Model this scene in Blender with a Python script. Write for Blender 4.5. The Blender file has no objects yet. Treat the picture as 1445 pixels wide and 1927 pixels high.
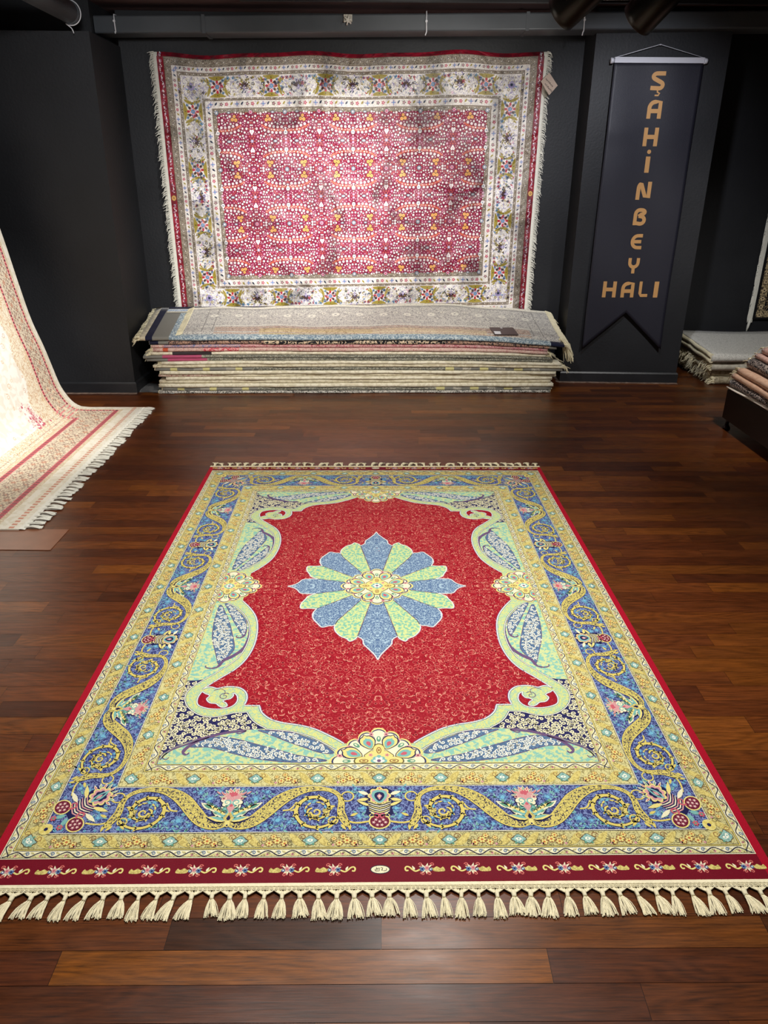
import bpy, math, random
import numpy as np
from mathutils import Matrix, Vector
random.seed(7)
sc = bpy.context.scene
C = sc.collection
PI = math.pi

# ------------------------------------------------------------------ camera
CAM_H = 1.595
ax_r = Vector((1.0, .0026, .0059)); ax_f = Vector((0, .914, -.4057))
ax_f.normalize(); ax_u = ax_r.cross(ax_f).normalized(); ax_r = ax_f.cross(ax_u).normalized()
cd = bpy.data.cameras.new('camera'); cam = bpy.data.objects.new('camera', cd); C.objects.link(cam)
M = Matrix((ax_r, ax_u, -ax_f)).transposed().to_4x4(); M.translation = (0, 0, CAM_H)
cam.matrix_world = M
cd.sensor_fit = 'HORIZONTAL'; cd.sensor_width = 36; cd.lens = 36*1407.3/1445; cd.clip_start = .02
sc.camera = cam

# ------------------------------------------------------------------ world, lights, exposure
w = bpy.data.worlds.new('world'); sc.world = w; w.use_nodes = True
w.node_tree.nodes['Background'].inputs[0].default_value = (1.0, .93, .86, 1)
w.node_tree.nodes['Background'].inputs[1].default_value = .14
sc.view_settings.view_transform = 'Standard'; sc.view_settings.look = 'None'
sc.view_settings.gamma = 1; sc.view_settings.exposure = 0
sc.cycles.use_denoising = True
sc.cycles.max_bounces = 5; sc.cycles.diffuse_bounces = 3; sc.cycles.glossy_bounces = 3
sc.cycles.sample_clamp_indirect = 4

def spot(name, loc, to, power, angle, blend=.6, radius=.05, col=(1, .95, .88)):
    l = bpy.data.lights.new(name, 'SPOT'); l.energy = power; l.spot_size = math.radians(angle)
    l.spot_blend = blend; l.shadow_soft_size = radius; l.color = col
    o = bpy.data.objects.new(name, l); C.objects.link(o); o.location = loc
    o.rotation_euler = (Vector(to)-Vector(loc)).to_track_quat('-Z', 'Y').to_euler()
    return o
WH = (1, .975, .93)
spot('spot_light', (.75, 4.1, 2.6), (-.85, 6.6, 1.35), 430, 46, 1, .05, WH)
spot('spot_light', (1.05, 4.3, 2.6), (.35, 6.6, 1.4), 150, 60, 1, .05, WH)
spot('spot_light', (-.1, 3.2, 2.6), (-.3, 6.3, .35), 430, 62, .9, .06, WH)
spot('spot_light', (-.7, 3.6, 2.6), (-2.45, 4.6, .8), 500, 50, .8, .05, WH)
spot('spot_light', (-.9, 2.7, 2.6), (-2.0, 3.9, .1), 100, 66, .9, .05, WH)
spot('spot_light', (1.5, 4.6, 2.6), (1.85, 6.4, 1.6), 120, 70, .9, .05, (.9, .92, 1))
spot('spot_light', (-1.2, 3.4, 2.6), (-2.5, 6.2, 1.4), 110, 74, .9, .08, (.95, .97, 1))
spot('spot_light', (.3, 3.1, 2.62), (.0, 3.2, 0), 210, 100, .9, .12, WH)
spot('spot_light', (-.45, 1.7, 2.62), (-.25, 1.9, 0), 150, 100, .9, .12, WH)
spot('spot_light', (.7, 1.3, 2.62), (.4, 1.9, 0), 125, 100, .9, .12, WH)
spot('spot_light', (2.3, 3.9, 2.6), (2.8, 5.6, .3), 170, 80, .9, .08, WH)
spot('spot_light', (1.2, 5.0, 2.3), (.5, 6.3, 2.65), 26, 80, .9, .04, WH)
spot('spot_light', (.2, 4.4, 2.45), (-.2, 6.2, 2.72), 40, 110, 1, .06, WH)  # added upward fill to brighten the ceiling, no such lamp on the track

# ------------------------------------------------------------------ helpers
def lin(c):
    return tuple((x/255/12.92 if x/255 <= .04045 else ((x/255+.055)/1.055)**2.4) for x in c)

def tag(o, label=None, cat=None, group=None, kind=None):
    if label: o['label'] = label
    if cat: o['category'] = cat
    if group: o['group'] = group
    if kind: o['kind'] = kind
    return o

def empty(name, loc=(0, 0, 0), rz=0):
    o = bpy.data.objects.new(name, None); C.objects.link(o)
    o.location = loc; o.rotation_euler = (0, 0, rz); o.empty_display_size = .1
    return o

def obj(name, me, parent=None, mat=None):
    o = bpy.data.objects.new(name, me); C.objects.link(o)
    if mat: me.materials.append(mat)
    if parent: o.parent = parent
    return o

class MB:
    """plain geometry collector"""
    def __init__(s): s.V = []; s.F = []; s.sm = []
    def box(s, a, b):
        n = len(s.V); (x0, y0, z0), (x1, y1, z1) = a, b
        s.V += [(x0,y0,z0),(x1,y0,z0),(x1,y1,z0),(x0,y1,z0),(x0,y0,z1),(x1,y0,z1),(x1,y1,z1),(x0,y1,z1)]
        for f in ((0,3,2,1),(4,5,6,7),(0,1,5,4),(1,2,6,5),(2,3,7,6),(3,0,4,7)):
            s.F.append(tuple(n+i for i in f)); s.sm.append(False)
        return s
    def tube(s, pts, r, n=8, caps=True):
        pts = [Vector(p) for p in pts]; k = len(s.V); m = len(pts)
        rs = r if isinstance(r, (list, tuple)) else [r]*m
        prev = None
        for i, p in enumerate(pts):
            t = (pts[min(i+1, m-1)]-pts[max(i-1, 0)]).normalized()
            if prev is None:
                a = Vector((0, 0, 1)) if abs(t.z) < .9 else Vector((1, 0, 0))
                u = t.cross(a).normalized()
            else:
                u = (prev-t*prev.dot(t)).normalized()
            prev = u; v = t.cross(u)
            for j in range(n):
                an = 2*PI*j/n; q = p+(u*math.cos(an)+v*math.sin(an))*rs[i]; s.V.append(tuple(q))
        for i in range(m-1):
            for j in range(n):
                a, b = k+i*n+j, k+i*n+(j+1) % n
                s.F.append((a, b, b+n, a+n)); s.sm.append(True)
        if caps:
            s.F.append(tuple(k+j for j in range(n-1, -1, -1))); s.sm.append(False)
            s.F.append(tuple(k+(m-1)*n+j for j in range(n))); s.sm.append(False)
        return s
    def quadgrid(s, P):
        """P[i][j] 3-D points"""
        k = len(s.V); a = len(P); b = len(P[0])
        for r in P: s.V += [tuple(p) for p in r]
        for i in range(a-1):
            for j in range(b-1):
                s.F.append((k+i*b+j, k+i*b+j+1, k+(i+1)*b+j+1, k+(i+1)*b+j)); s.sm.append(True)
        return s
    def mesh(s, name):
        me = bpy.data.meshes.new(name); me.from_pydata(s.V, [], s.F)
        me.polygons.foreach_set('use_smooth', s.sm); me.update(); return me
    def build(s, name, mat, parent=None):
        return obj(name, s.mesh(name), parent, mat)

# ------------------------------------------------------------------ materials
def newmat(name):
    m = bpy.data.materials.new(name); m.use_nodes = True
    nt = m.node_tree; return m, nt, nt.nodes, nt.links, nt.nodes['Principled BSDF']

def plain(name, col, rough=.6, spec=.4, metal=0, bump=0, bscale=40, var=0, vscale=3):
    m, nt, N, L, B = newmat(name)
    B.inputs['Base Color'].default_value = (*lin(col), 1); B.inputs['Roughness'].default_value = rough
    B.inputs['Specular IOR Level'].default_value = spec; B.inputs['Metallic'].default_value = metal
    tc = N.new('ShaderNodeTexCoord')
    n = N.new('ShaderNodeTexNoise'); n.inputs['Scale'].default_value = bscale; n.inputs['Detail'].default_value = 4
    L.new(tc.outputs['Object'], n.inputs['Vector'])
    if bump:
        b = N.new('ShaderNodeBump'); b.inputs['Strength'].default_value = bump; b.inputs['Distance'].default_value = .005
        L.new(n.outputs['Fac'], b.inputs['Height']); L.new(b.outputs['Normal'], B.inputs['Normal'])
    if var:
        n2 = N.new('ShaderNodeTexNoise'); n2.inputs['Scale'].default_value = vscale; n2.inputs['Detail'].default_value = 6
        L.new(tc.outputs['Object'], n2.inputs['Vector'])
        mr = N.new('ShaderNodeMapRange'); mr.inputs['To Min'].default_value = 1-var; mr.inputs['To Max'].default_value = 1+var
        mr.inputs['From Min'].default_value = .3; mr.inputs['From Max'].default_value = .7
        mx = N.new('ShaderNodeVectorMath'); mx.operation = 'SCALE'
        mx.inputs[0].default_value = lin(col); L.new(n2.outputs['Fac'], mr.inputs['Value'])
        L.new(mr.outputs[0], mx.inputs['Scale']); L.new(mx.outputs[0], B.inputs['Base Color'])
    return m

def math_node(nt, op, a, b=None, c=None):
    n = nt.nodes.new('ShaderNodeMath'); n.operation = op
    for i, x in enumerate((a, b, c)):
        if x is None: continue
        if isinstance(x, (int, float)): n.inputs[i].default_value = x
        else: nt.links.new(x, n.inputs[i])
    return n.outputs[0]

def textile(name, rough=.75, sheen=.25, nap=.0, napscale=3., spec=.3, pile=.25, mirror=True, napdist=.03, nap_shade=0):
    """woven cloth whose design is carried by the mesh: c1/c2 thread colours and par = (scale, width, mode)"""
    m, nt, N, L, B = newmat(name)
    def attr(n):
        a = N.new('ShaderNodeAttribute'); a.attribute_name = n; return a
    c1, c2, par, pat = attr('c1'), attr('c2'), attr('par'), attr('pat')
    sp = N.new('ShaderNodeSeparateXYZ'); L.new(par.outputs['Vector'], sp.inputs[0])
    vec = pat.outputs['Vector']
    if mirror:
        ab = N.new('ShaderNodeVectorMath'); ab.operation = 'ABSOLUTE'; L.new(vec, ab.inputs[0]); vec = ab.outputs[0]
    mul = N.new('ShaderNodeVectorMath'); mul.operation = 'SCALE'; L.new(vec, mul.inputs[0]); L.new(sp.outputs[0], mul.inputs['Scale'])
    n = N.new('ShaderNodeTexNoise'); n.inputs['Scale'].default_value = 1; n.inputs['Detail'].default_value = 1.2
    n.inputs['Roughness'].default_value = .45; n.inputs['Distortion'].default_value = .6
    L.new(mul.outputs[0], n.inputs['Vector'])
    d = math_node(nt, 'ABSOLUTE', math_node(nt, 'SUBTRACT', n.outputs['Fac'], .5))
    r = math_node(nt, 'DIVIDE', d, math_node(nt, 'MAXIMUM', sp.outputs[1], .001))
    line = N.new('ShaderNodeMapRange'); line.interpolation_type = 'SMOOTHSTEP'
    line.inputs['From Min'].default_value = .65; line.inputs['From Max'].default_value = 1.1
    line.inputs['To Min'].default_value = 1; line.inputs['To Max'].default_value = 0; L.new(r, line.inputs['Value'])
    mo = N.new('ShaderNodeMapRange'); mo.interpolation_type = 'SMOOTHSTEP'
    mo.inputs['From Min'].default_value = .46; mo.inputs['From Max'].default_value = .58; L.new(n.outputs['Fac'], mo.inputs['Value'])
    is1 = math_node(nt, 'COMPARE', sp.outputs[2], 1, .1); is2 = math_node(nt, 'COMPARE', sp.outputs[2], 2, .1)
    fac = math_node(nt, 'ADD', math_node(nt, 'MULTIPLY', line.outputs[0], is1), math_node(nt, 'MULTIPLY', mo.outputs[0], is2))
    mx = N.new('ShaderNodeMix'); mx.data_type = 'RGBA'; L.new(fac, mx.inputs[0]); L.new(c1.outputs['Color'], mx.inputs[6]); L.new(c2.outputs['Color'], mx.inputs[7])
    # individual tufts of thread, a little lighter and darker
    fn = N.new('ShaderNodeTexNoise'); fn.inputs['Scale'].default_value = 380; fn.inputs['Detail'].default_value = 1
    L.new(pat.outputs['Vector'], fn.inputs['Vector'])
    mr = N.new('ShaderNodeMapRange'); mr.inputs['From Min'].default_value = .3; mr.inputs['From Max'].default_value = .7
    mr.inputs['To Min'].default_value = 1-pile; mr.inputs['To Max'].default_value = 1+pile; L.new(fn.outputs['Fac'], mr.inputs['Value'])
    sc_ = N.new('ShaderNodeVectorMath'); sc_.operation = 'SCALE'; L.new(mx.outputs[2], sc_.inputs[0]); L.new(mr.outputs[0], sc_.inputs['Scale'])
    col_out = sc_.outputs[0]
    if nap_shade:       # noise patches that paint the darker shade of brushed-back pile into the colour
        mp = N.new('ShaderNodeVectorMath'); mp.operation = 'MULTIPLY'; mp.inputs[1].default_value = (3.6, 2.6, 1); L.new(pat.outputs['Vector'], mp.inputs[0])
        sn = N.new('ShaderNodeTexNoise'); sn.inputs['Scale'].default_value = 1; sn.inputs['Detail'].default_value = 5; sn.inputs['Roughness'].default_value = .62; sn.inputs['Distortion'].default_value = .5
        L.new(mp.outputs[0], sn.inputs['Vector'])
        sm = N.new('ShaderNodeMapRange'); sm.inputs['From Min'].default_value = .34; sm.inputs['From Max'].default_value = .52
        sm.inputs['To Min'].default_value = 1-nap_shade; sm.inputs['To Max'].default_value = 1; L.new(sn.outputs['Fac'], sm.inputs['Value'])
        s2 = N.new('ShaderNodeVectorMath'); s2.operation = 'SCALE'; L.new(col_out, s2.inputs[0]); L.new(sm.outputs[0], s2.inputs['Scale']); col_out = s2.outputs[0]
    L.new(col_out, B.inputs['Base Color'])
    B.inputs['Roughness'].default_value = rough; B.inputs['Specular IOR Level'].default_value = spec
    B.inputs['Sheen Weight'].default_value = sheen; B.inputs['Sheen Roughness'].default_value = .4
    b = N.new('ShaderNodeBump'); b.inputs['Strength'].default_value = .25; b.inputs['Distance'].default_value = .002
    L.new(fn.outputs['Fac'], b.inputs['Height'])
    if nap:
        nn = N.new('ShaderNodeTexNoise'); nn.inputs['Scale'].default_value = napscale; nn.inputs['Detail'].default_value = 3
        nn.inputs['Distortion'].default_value = .8; L.new(pat.outputs['Vector'], nn.inputs['Vector'])
        b2 = N.new('ShaderNodeBump'); b2.inputs['Strength'].default_value = nap; b2.inputs['Distance'].default_value = napdist
        L.new(nn.outputs['Fac'], b2.inputs['Height']); L.new(b2.outputs['Normal'], b.inputs['Normal'])
    L.new(b.outputs['Normal'], B.inputs['Normal'])
    return m

M_RUG = textile('silk_pile', .6, .03, .25, 4, .16, .16)
M_WALLRUG = textile('brushed_silk_pile', .48, .25, .9, 3.2, .5, .2, mirror=False, napdist=.07, nap_shade=.6)
M_CLOTH = textile('woven_carpet', .8, .15, .15, 5, .25, .2, mirror=False)
M_FRINGE = plain('cotton_fringe', (240, 230, 196), .85, .2, 0, .3, 300, .08, 60)
M_FRINGEW = plain('white_cotton_fringe', (232, 230, 218), .85, .2, 0, .3, 300, .08, 60)
M_WALL = plain('black_wall_paint', (35, 36, 39), .55, .35, 0, .25, 60, .18, 2.2)
M_DUCT = plain('black_painted_metal', (70, 74, 78), .42, .45, 0, .05, 20, .12, 3)
M_CEIL = plain('dark_brown_ceiling', (92, 72, 72), .8, .2, 0, .2, 30, .2, 2)
M_BASE = plain('black_skirting_paint', (38, 39, 42), .4, .45, 0, .1, 40, .2, 5)
M_DUST = plain('dusty_sealant', (120, 100, 88), .7, .3, 0, .3, 90, .5, 25)
M_BLK = plain('black_metal', (14, 14, 15), .35, .5)
M_WHITE = plain('white_plastic', (225, 225, 228), .4, .5)
M_ROD = plain('white_metal_rod', (205, 206, 214), .35, .5)

# ------------------------------------------------------------------ woven design builder
def st(c1, c2=None, scale=1., width=.03, mode=0):
    return (lin(c1), lin(c2 or c1), scale, width, mode)

def cat(pts, n=5, closed=False):
    """Catmull-Rom through the points"""
    P = list(pts); m = len(P); out = []
    rng = range(m) if closed else range(m-1)
    for i in rng:
        p0 = P[(i-1) % m] if closed or i > 0 else P[0]; p1 = P[i]; p2 = P[(i+1) % m]
        p3 = P[(i+2) % m] if closed or i+2 < m else P[-1]
        for k in range(n):
            t = k/n
            out.append(tuple(.5*(2*b+(c-a)*t+(2*a-5*b+4*c-d)*t*t+(3*b-a-3*c+d)*t**3) for a, b, c, d in zip(p0, p1, p2, p3)))
    if not closed: out.append(tuple(P[-1]))
    return out

class Pat:
    LH = .012   # height of one layer of thread, cm
    def __init__(s):
        s.V = []; s.F = []; s.c1 = []; s.c2 = []; s.par = []; s.T = None; s.sym = ''
    def _put(s, pts, faces, sty, h):
        if s.T: pts = [s.T(x, y) for x, y in pts]
        vs = [(1, 1)]
        if 'x' in s.sym: vs += [(-a, b) for a, b in vs]
        if 'y' in s.sym: vs += [(a, -b) for a, b in vs]
        f0 = faces[0]; ar = 0
        for i in range(len(f0)):
            x1, y1 = pts[f0[i]][:2]; x2, y2 = pts[f0[(i+1) % len(f0)]][:2]; ar += x1*y2-x2*y1
        for ci, (a, b) in enumerate(vs):
            k = len(s.V); flip = (ar*a*b) < 0
            s.V += [(p[0]*a, p[1]*b, (h+.22*ci)*s.LH) for p in pts]
            for f in faces:
                g = tuple(k+i for i in f); s.F.append(g[::-1] if flip else g)
            n = len(pts); s.c1 += [sty[0]]*n; s.c2 += [sty[1]]*n; s.par += [(sty[2]*100, sty[3], sty[4])]*n
    def poly(s, pts, sty, h): s._put(list(pts), [tuple(range(len(pts)))], sty, h)
    def rib(s, pts, w, sty, h, closed=False):
        n = len(pts); L = []; R = []
        for i, p in enumerate(pts):
            a = pts[(i-1) % n] if closed or i > 0 else p; b = pts[(i+1) % n] if closed or i < n-1 else p
            dx, dy = b[0]-a[0], b[1]-a[1]; d = math.hypot(dx, dy) or 1
            ww = (w[i] if isinstance(w, (list, tuple)) else w)/2
            L.append((p[0]-dy/d*ww, p[1]+dx/d*ww)); R.append((p[0]+dy/d*ww, p[1]-dx/d*ww))
        P = L+R; m = n if closed else n-1
        F = [(n+i, n+(i+1) % n, (i+1) % n, i) for i in range(m)]
        if F: s._put(P, F, sty, h)
    def rect(s, u0, v0, u1, v1, sty, h, step=None):
        a = max(1, round(abs(u1-u0)/step)) if step else 1; b = max(1, round(abs(v1-v0)/step)) if step else 1
        P = [(u0+(u1-u0)*i/a, v0+(v1-v0)*j/b) for j in range(b+1) for i in range(a+1)]
        F = [(j*(a+1)+i, j*(a+1)+i+1, (j+1)*(a+1)+i+1, (j+1)*(a+1)+i) for j in range(b) for i in range(a)]
        s._put(P, F, sty, h)
    def ring(s, a, b, c, d, sty, h, step=None, cx=0, cy=0):
        """frame between half sizes (a,b) outside and (c,d) inside"""
        s.rect(cx-a, cy+d, cx+a, cy+b, sty, h, step); s.rect(cx-a, cy-b, cx+a, cy-d, sty, h, step)
        s.rect(cx-a, cy-d, cx-c, cy+d, sty, h, step); s.rect(cx+c, cy-d, cx+a, cy+d, sty, h, step)
    def dot(s, x, y, r, sty, h, n=8, ry=None, a0=0, e=1):
        s.poly([(x+r*math.cos(a0+2*PI*i/n), y+(ry or r)*math.sin(a0+2*PI*i/n)) for i in range(n)], sty, h)
    def ell(s, x, y, a, b, ang, sty, h, n=10):
        c, q = math.cos(ang), math.sin(ang)
        s.poly([(x+a*math.cos(t)*c-b*math.sin(t)*q, y+a*math.cos(t)*q+b*math.sin(t)*c) for t in (2*PI*i/n for i in range(n))], sty, h)
    def leaf(s, x, y, ang, L, W, sty, h, n=4):
        c, q = math.cos(ang), math.sin(ang); P = []
        for i in range(n+1):
            t = i/n; P.append((L*t, W/2*math.sin(PI*t**.8)))
        for i in range(n-1, 0, -1):
            t = i/n; P.append((L*t, -W/2*math.sin(PI*t**.8)))
        s.poly([(x+a*c-b*q, y+a*q+b*c) for a, b in P], sty, h)
    def rose(s, x, y, r, n, sp, sc_, h, so=None, a0=0):
        if so: s.dot(x, y, r*1.12, so, h, 12)
        for i in range(n):
            a = a0+2*PI*i/n
            s.ell(x+r*.6*math.cos(a), y+r*.6*math.sin(a), r*.42, r*.30, a, sp, h+1, 7)
        s.dot(x, y, r*.36, sc_, h+2, 8)
    def lobed(s, x, y, R, n, amp, sty, h, sx=1, sy=1, a0=0, pw=1, seg=10):
        N_ = n*seg
        s.poly([(x+sx*R*(1+amp*abs(math.cos(n*t/2+a0))**pw-amp)*math.cos(t), y+sy*R*(1+amp*abs(math.cos(n*t/2+a0))**pw-amp)*math.sin(t)) for t in (2*PI*i/N_ for i in range(N_))], sty, h)
    def spiral(s, x, y, r0, r1, a0, turns, w0, w1, sty, h, n=None, sx=1):
        n = n or max(8, int(14*abs(turns))); P = []; W = []
        for i in range(n+1):
            t = i/n; r = r0+(r1-r0)*t; a = a0+2*PI*turns*t
            P.append((x+sx*r*math.cos(a), y+r*math.sin(a))); W.append(w0+(w1-w0)*t)
        s.rib(P, W, sty, h)
    def slab(s, u0, v0, u1, v1, t, sty, step):
        """side walls and underside so the cloth has thickness t (cm)"""
        def side(p, q):
            n = max(1, int(math.hypot(q[0]-p[0], q[1]-p[1])/step)); k = len(s.V)
            for i in range(n+1):
                x = p[0]+(q[0]-p[0])*i/n; y = p[1]+(q[1]-p[1])*i/n
                s.V += [(x, y, 0), (x, y, -t)]
            for i in range(n): s.F.append((k+2*i, k+2*i+1, k+2*i+3, k+2*i+2))
            m = 2*n+2; s.c1 += [sty[0]]*m; s.c2 += [sty[1]]*m; s.par += [(1, .03, 0)]*m
        side((u0, v0), (u1, v0)); side((u1, v0), (u1, v1)); side((u1, v1), (u0, v1)); side((u0, v1), (u0, v0))
        k = len(s.V); a = max(1, int((u1-u0)/step)); b = max(1, int((v1-v0)/step))
        for j in range(b+1):
            for i in range(a+1): s.V.append((u0+(u1-u0)*i/a, v0+(v1-v0)*j/b, -t))
        for j in range(b):
            for i in range(a): s.F.append((k+j*(a+1)+i, k+(j+1)*(a+1)+i, k+(j+1)*(a+1)+i+1, k+j*(a+1)+i+1))
        m = (a+1)*(b+1); s.c1 += [sty[0]]*m; s.c2 += [sty[1]]*m; s.par += [(1, .03, 0)]*m
    def build(s, name, mapf, mat, parent=None):
        V = [mapf(u, v, h) for u, v, h in s.V]
        me = bpy.data.meshes.new(name); me.from_pydata(V, [], s.F)
        for nm, dat, ty in (('c1', s.c1, 'FLOAT_COLOR'), ('c2', s.c2, 'FLOAT_COLOR')):
            a = me.attributes.new(nm, ty, 'POINT'); A = np.ones((len(V), 4), 'f'); A[:, :3] = np.array(dat, 'f'); a.data.foreach_set('color', A.ravel())
        a = me.attributes.new('par', 'FLOAT_VECTOR', 'POINT'); a.data.foreach_set('vector', np.array(s.par, 'f').ravel())
        P = np.array(s.V, 'f')*.01; P[:, 2] = 0
        a = me.attributes.new('pat', 'FLOAT_VECTOR', 'POINT'); a.data.foreach_set('vector', P.ravel())
        me.update()
        return obj(name, me, parent, mat)

# ------------------------------------------------------------------ floor of reddish strip planks
def floor_material():
    m, nt, N, L, B = newmat('merbau_strip_flooring')
    c = N.new('ShaderNodeAttribute'); c.attribute_name = 'c1'
    p = N.new('ShaderNodeAttribute'); p.attribute_name = 'pat'
    def noise(scale, vec, det=4, dist=0.):
        mp = N.new('ShaderNodeVectorMath'); mp.operation = 'MULTIPLY'; mp.inputs[1].default_value = vec
        L.new(p.outputs['Vector'], mp.inputs[0])
        n = N.new('ShaderNodeTexNoise'); n.inputs['Scale'].default_value = scale; n.inputs['Detail'].default_value = det
        n.inputs['Distortion'].default_value = dist; L.new(mp.outputs[0], n.inputs['Vector']); return n.outputs['Fac']
    g1 = noise(1, (11, 210, 1), 8, .4); g2 = noise(1, (1.5, 8, 1), 1.5, .5); g3 = noise(1, (55, 1100, 1), 3, 0)
    w_ = math_node(nt, 'FRACT', math_node(nt, 'MULTIPLY', g2, 13.0))
    w_ = math_node(nt, 'SMOOTH_MIN', w_, math_node(nt, 'SUBTRACT', 1.0, w_), .1)
    a = math_node(nt, 'MULTIPLY_ADD', math_node(nt, 'SUBTRACT', g1, .5), 2.0, 1.0)
    b = math_node(nt, 'MULTIPLY_ADD', math_node(nt, 'SUBTRACT', w_, .22), .7, 0.0)
    k = math_node(nt, 'ADD', a, b); k = math_node(nt, 'ADD', k, math_node(nt, 'MULTIPLY', math_node(nt, 'SUBTRACT', g3, .5), .9)); k = math_node(nt, 'MAXIMUM', k, .25)
    sc_ = N.new('ShaderNodeVectorMath'); sc_.operation = 'SCALE'; L.new(c.outputs['Color'], sc_.inputs[0]); L.new(k, sc_.inputs['Scale'])
    L.new(sc_.outputs[0], B.inputs['Base Color'])
    r = noise(1, (6, 20, 1), 5)
    rr = N.new('ShaderNodeMapRange'); rr.inputs['To Min'].default_value = .24; rr.inputs['To Max'].default_value = .42; L.new(r, rr.inputs['Value'])
    L.new(rr.outputs[0], B.inputs['Roughness']); B.inputs['Specular IOR Level'].default_value = .48
    bm_ = N.new('ShaderNodeBump'); bm_.inputs['Strength'].default_value = .12; bm_.inputs['Distance'].default_value = .001
    L.new(g1, bm_.inputs['Height']); L.new(bm_.outputs['Normal'], B.inputs['Normal'])
    return m

def build_floor():
    rnd = random.Random(11)
    V = []; F = []; Cc = []; Pp = []
    cols = [(90, 45, 24), (84, 41, 23), (78, 37, 21), (96, 50, 25), (104, 56, 27), (88, 44, 25), (72, 34, 21), (94, 48, 26), (110, 60, 28)]
    slope = .012; X0, X1 = -3.3, 4.6
    def row(y0, y1, joints, colors=None):
        js = [X0]+joints+[X1]
        for i in range(len(js)-1):
            a, b = js[i], js[i+1]; g = .0006
            k = len(V); c = lin(colors[i]) if colors else lin(rnd.choice(cols)); c = (c[0]*.95, c[1]*.93, c[2]*.55); br = rnd.uniform(.85, 1.1)
            ox, oy = rnd.uniform(0, 90), rnd.uniform(0, 90)
            for x, y in ((a+g, y0+g), (b-g, y0+g), (b-g, y1-g), (a+g, y1-g)):
                V.append((x, y+slope*x, 0)); Cc.append((c[0]*br, c[1]*br, c[2]*br, 1)); Pp.append((x+ox, y+oy, ox))
            F.append((k, k+1, k+2, k+3))
    special = {
        0: ([-2.1, -1.3, -.492, 0, .9, 1.8], [(84, 42, 22), (86, 43, 22), (88, 45, 22), (60, 31, 18), (98, 54, 26), (72, 38, 24), (78, 38, 22)]),
        -1: ([-2.2, -1.5, -.72, .376, 1.5, 2.4], [(82, 40, 22), (82, 41, 22), (78, 37, 21), (114, 64, 22), (78, 38, 20), (78, 38, 22), (78, 38, 22)]),
        -2: ([-2.0, -1.2, .564, 1.4, 2.4], [(84, 42, 22), (84, 42, 22), (82, 40, 21), (86, 44, 24), (84, 42, 22), (84, 42, 22)])}
    for k in range(-40, 80):
        y0 = 1.148+.0805*k; y1 = y0+.0805
        if k in special: row(y0, y1, *special[k]); continue
        x = X0+rnd.uniform(.1, .7); js = []
        while x < X1-.15:
            js.append(x); x += rnd.choice([.3, .42, .55, .62, .8, .95])*rnd.uniform(.9, 1.1)
        row(y0, y1, js)
    # dark bed under the joints, and the slab
    k = len(V); Z = -.0015
    for x, y in ((X0, -2.3), (X1, -2.3), (X1, 8.3), (X0, 8.3)):
        V.append((x, y, Z)); Cc.append((.02, .009, .006, 1)); Pp.append((x, y, 0))
    F.append((k, k+1, k+2, k+3))
    me = bpy.data.meshes.new('floor'); me.from_pydata(V, [], F)
    a = me.attributes.new('c1', 'FLOAT_COLOR', 'POINT'); a.data.foreach_set('color', np.array(Cc, 'f').ravel())
    a = me.attributes.new('pat', 'FLOAT_VECTOR', 'POINT'); a.data.foreach_set('vector', np.array(Pp, 'f').ravel())
    tag(obj('floor', me, None, floor_material()), kind='structure')
build_floor()

# ------------------------------------------------------------------ room shell
def struct(name, mb, mat): return tag(mb.build(name, mat), kind='structure')
def yw(x): return 6.69+.045*x                       # the carpet wall is a touch out of square
def prism(mb, pts, z0, z1):
    k = len(mb.V); n = len(pts)
    mb.V += [(x, y, z0) for x, y in pts]+[(x, y, z1) for x, y in pts]
    for i in range(n): mb.F.append((k+i, k+(i+1) % n, k+n+(i+1) % n, k+n+i)); mb.sm.append(False)
    mb.F.append(tuple(k+i for i in range(n-1, -1, -1))); mb.F.append(tuple(k+n+i for i in range(n))); mb.sm += [False, False]
    return mb
CEIL = 2.74
struct('wall_back', prism(MB(), [(-2.03, yw(-2.03)), (1.54, yw(1.54)), (1.54, 7.2), (-2.03, 7.2)], 0, CEIL), M_WALL)
struct('wall_back_left', prism(MB(), [(-3.2, 5.925), (-2.02, 5.945), (-2.02, 7.2), (-3.2, 7.2)], 0, 2.505), M_WALL)
struct('wall_upper_left', MB().box((-3.2, 6.24, 2.5), (-2.10, 7.2, CEIL)), M_WALL)
struct('wall_back_right', prism(MB(), [(1.53, 6.415), (2.51, 6.385), (2.53, 7.6), (1.53, 7.6)], 0, CEIL), M_WALL)
struct('wall_recess', MB().box((2.5, 7.32, 0), (4.4, 7.5, CEIL)), M_WALL)
struct('wall_left', MB().box((-3.3, -2.3, 0), (-3.2, 7.2, CEIL)), M_WALL)
struct('wall_right', MB().box((4.4, -2.3, 0), (4.55, 7.5, CEIL)), M_WALL)
struct('ceiling', MB().box((-3.3, -2.3, CEIL), (4.55, 8.0, CEIL+.06)), M_CEIL)

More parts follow.
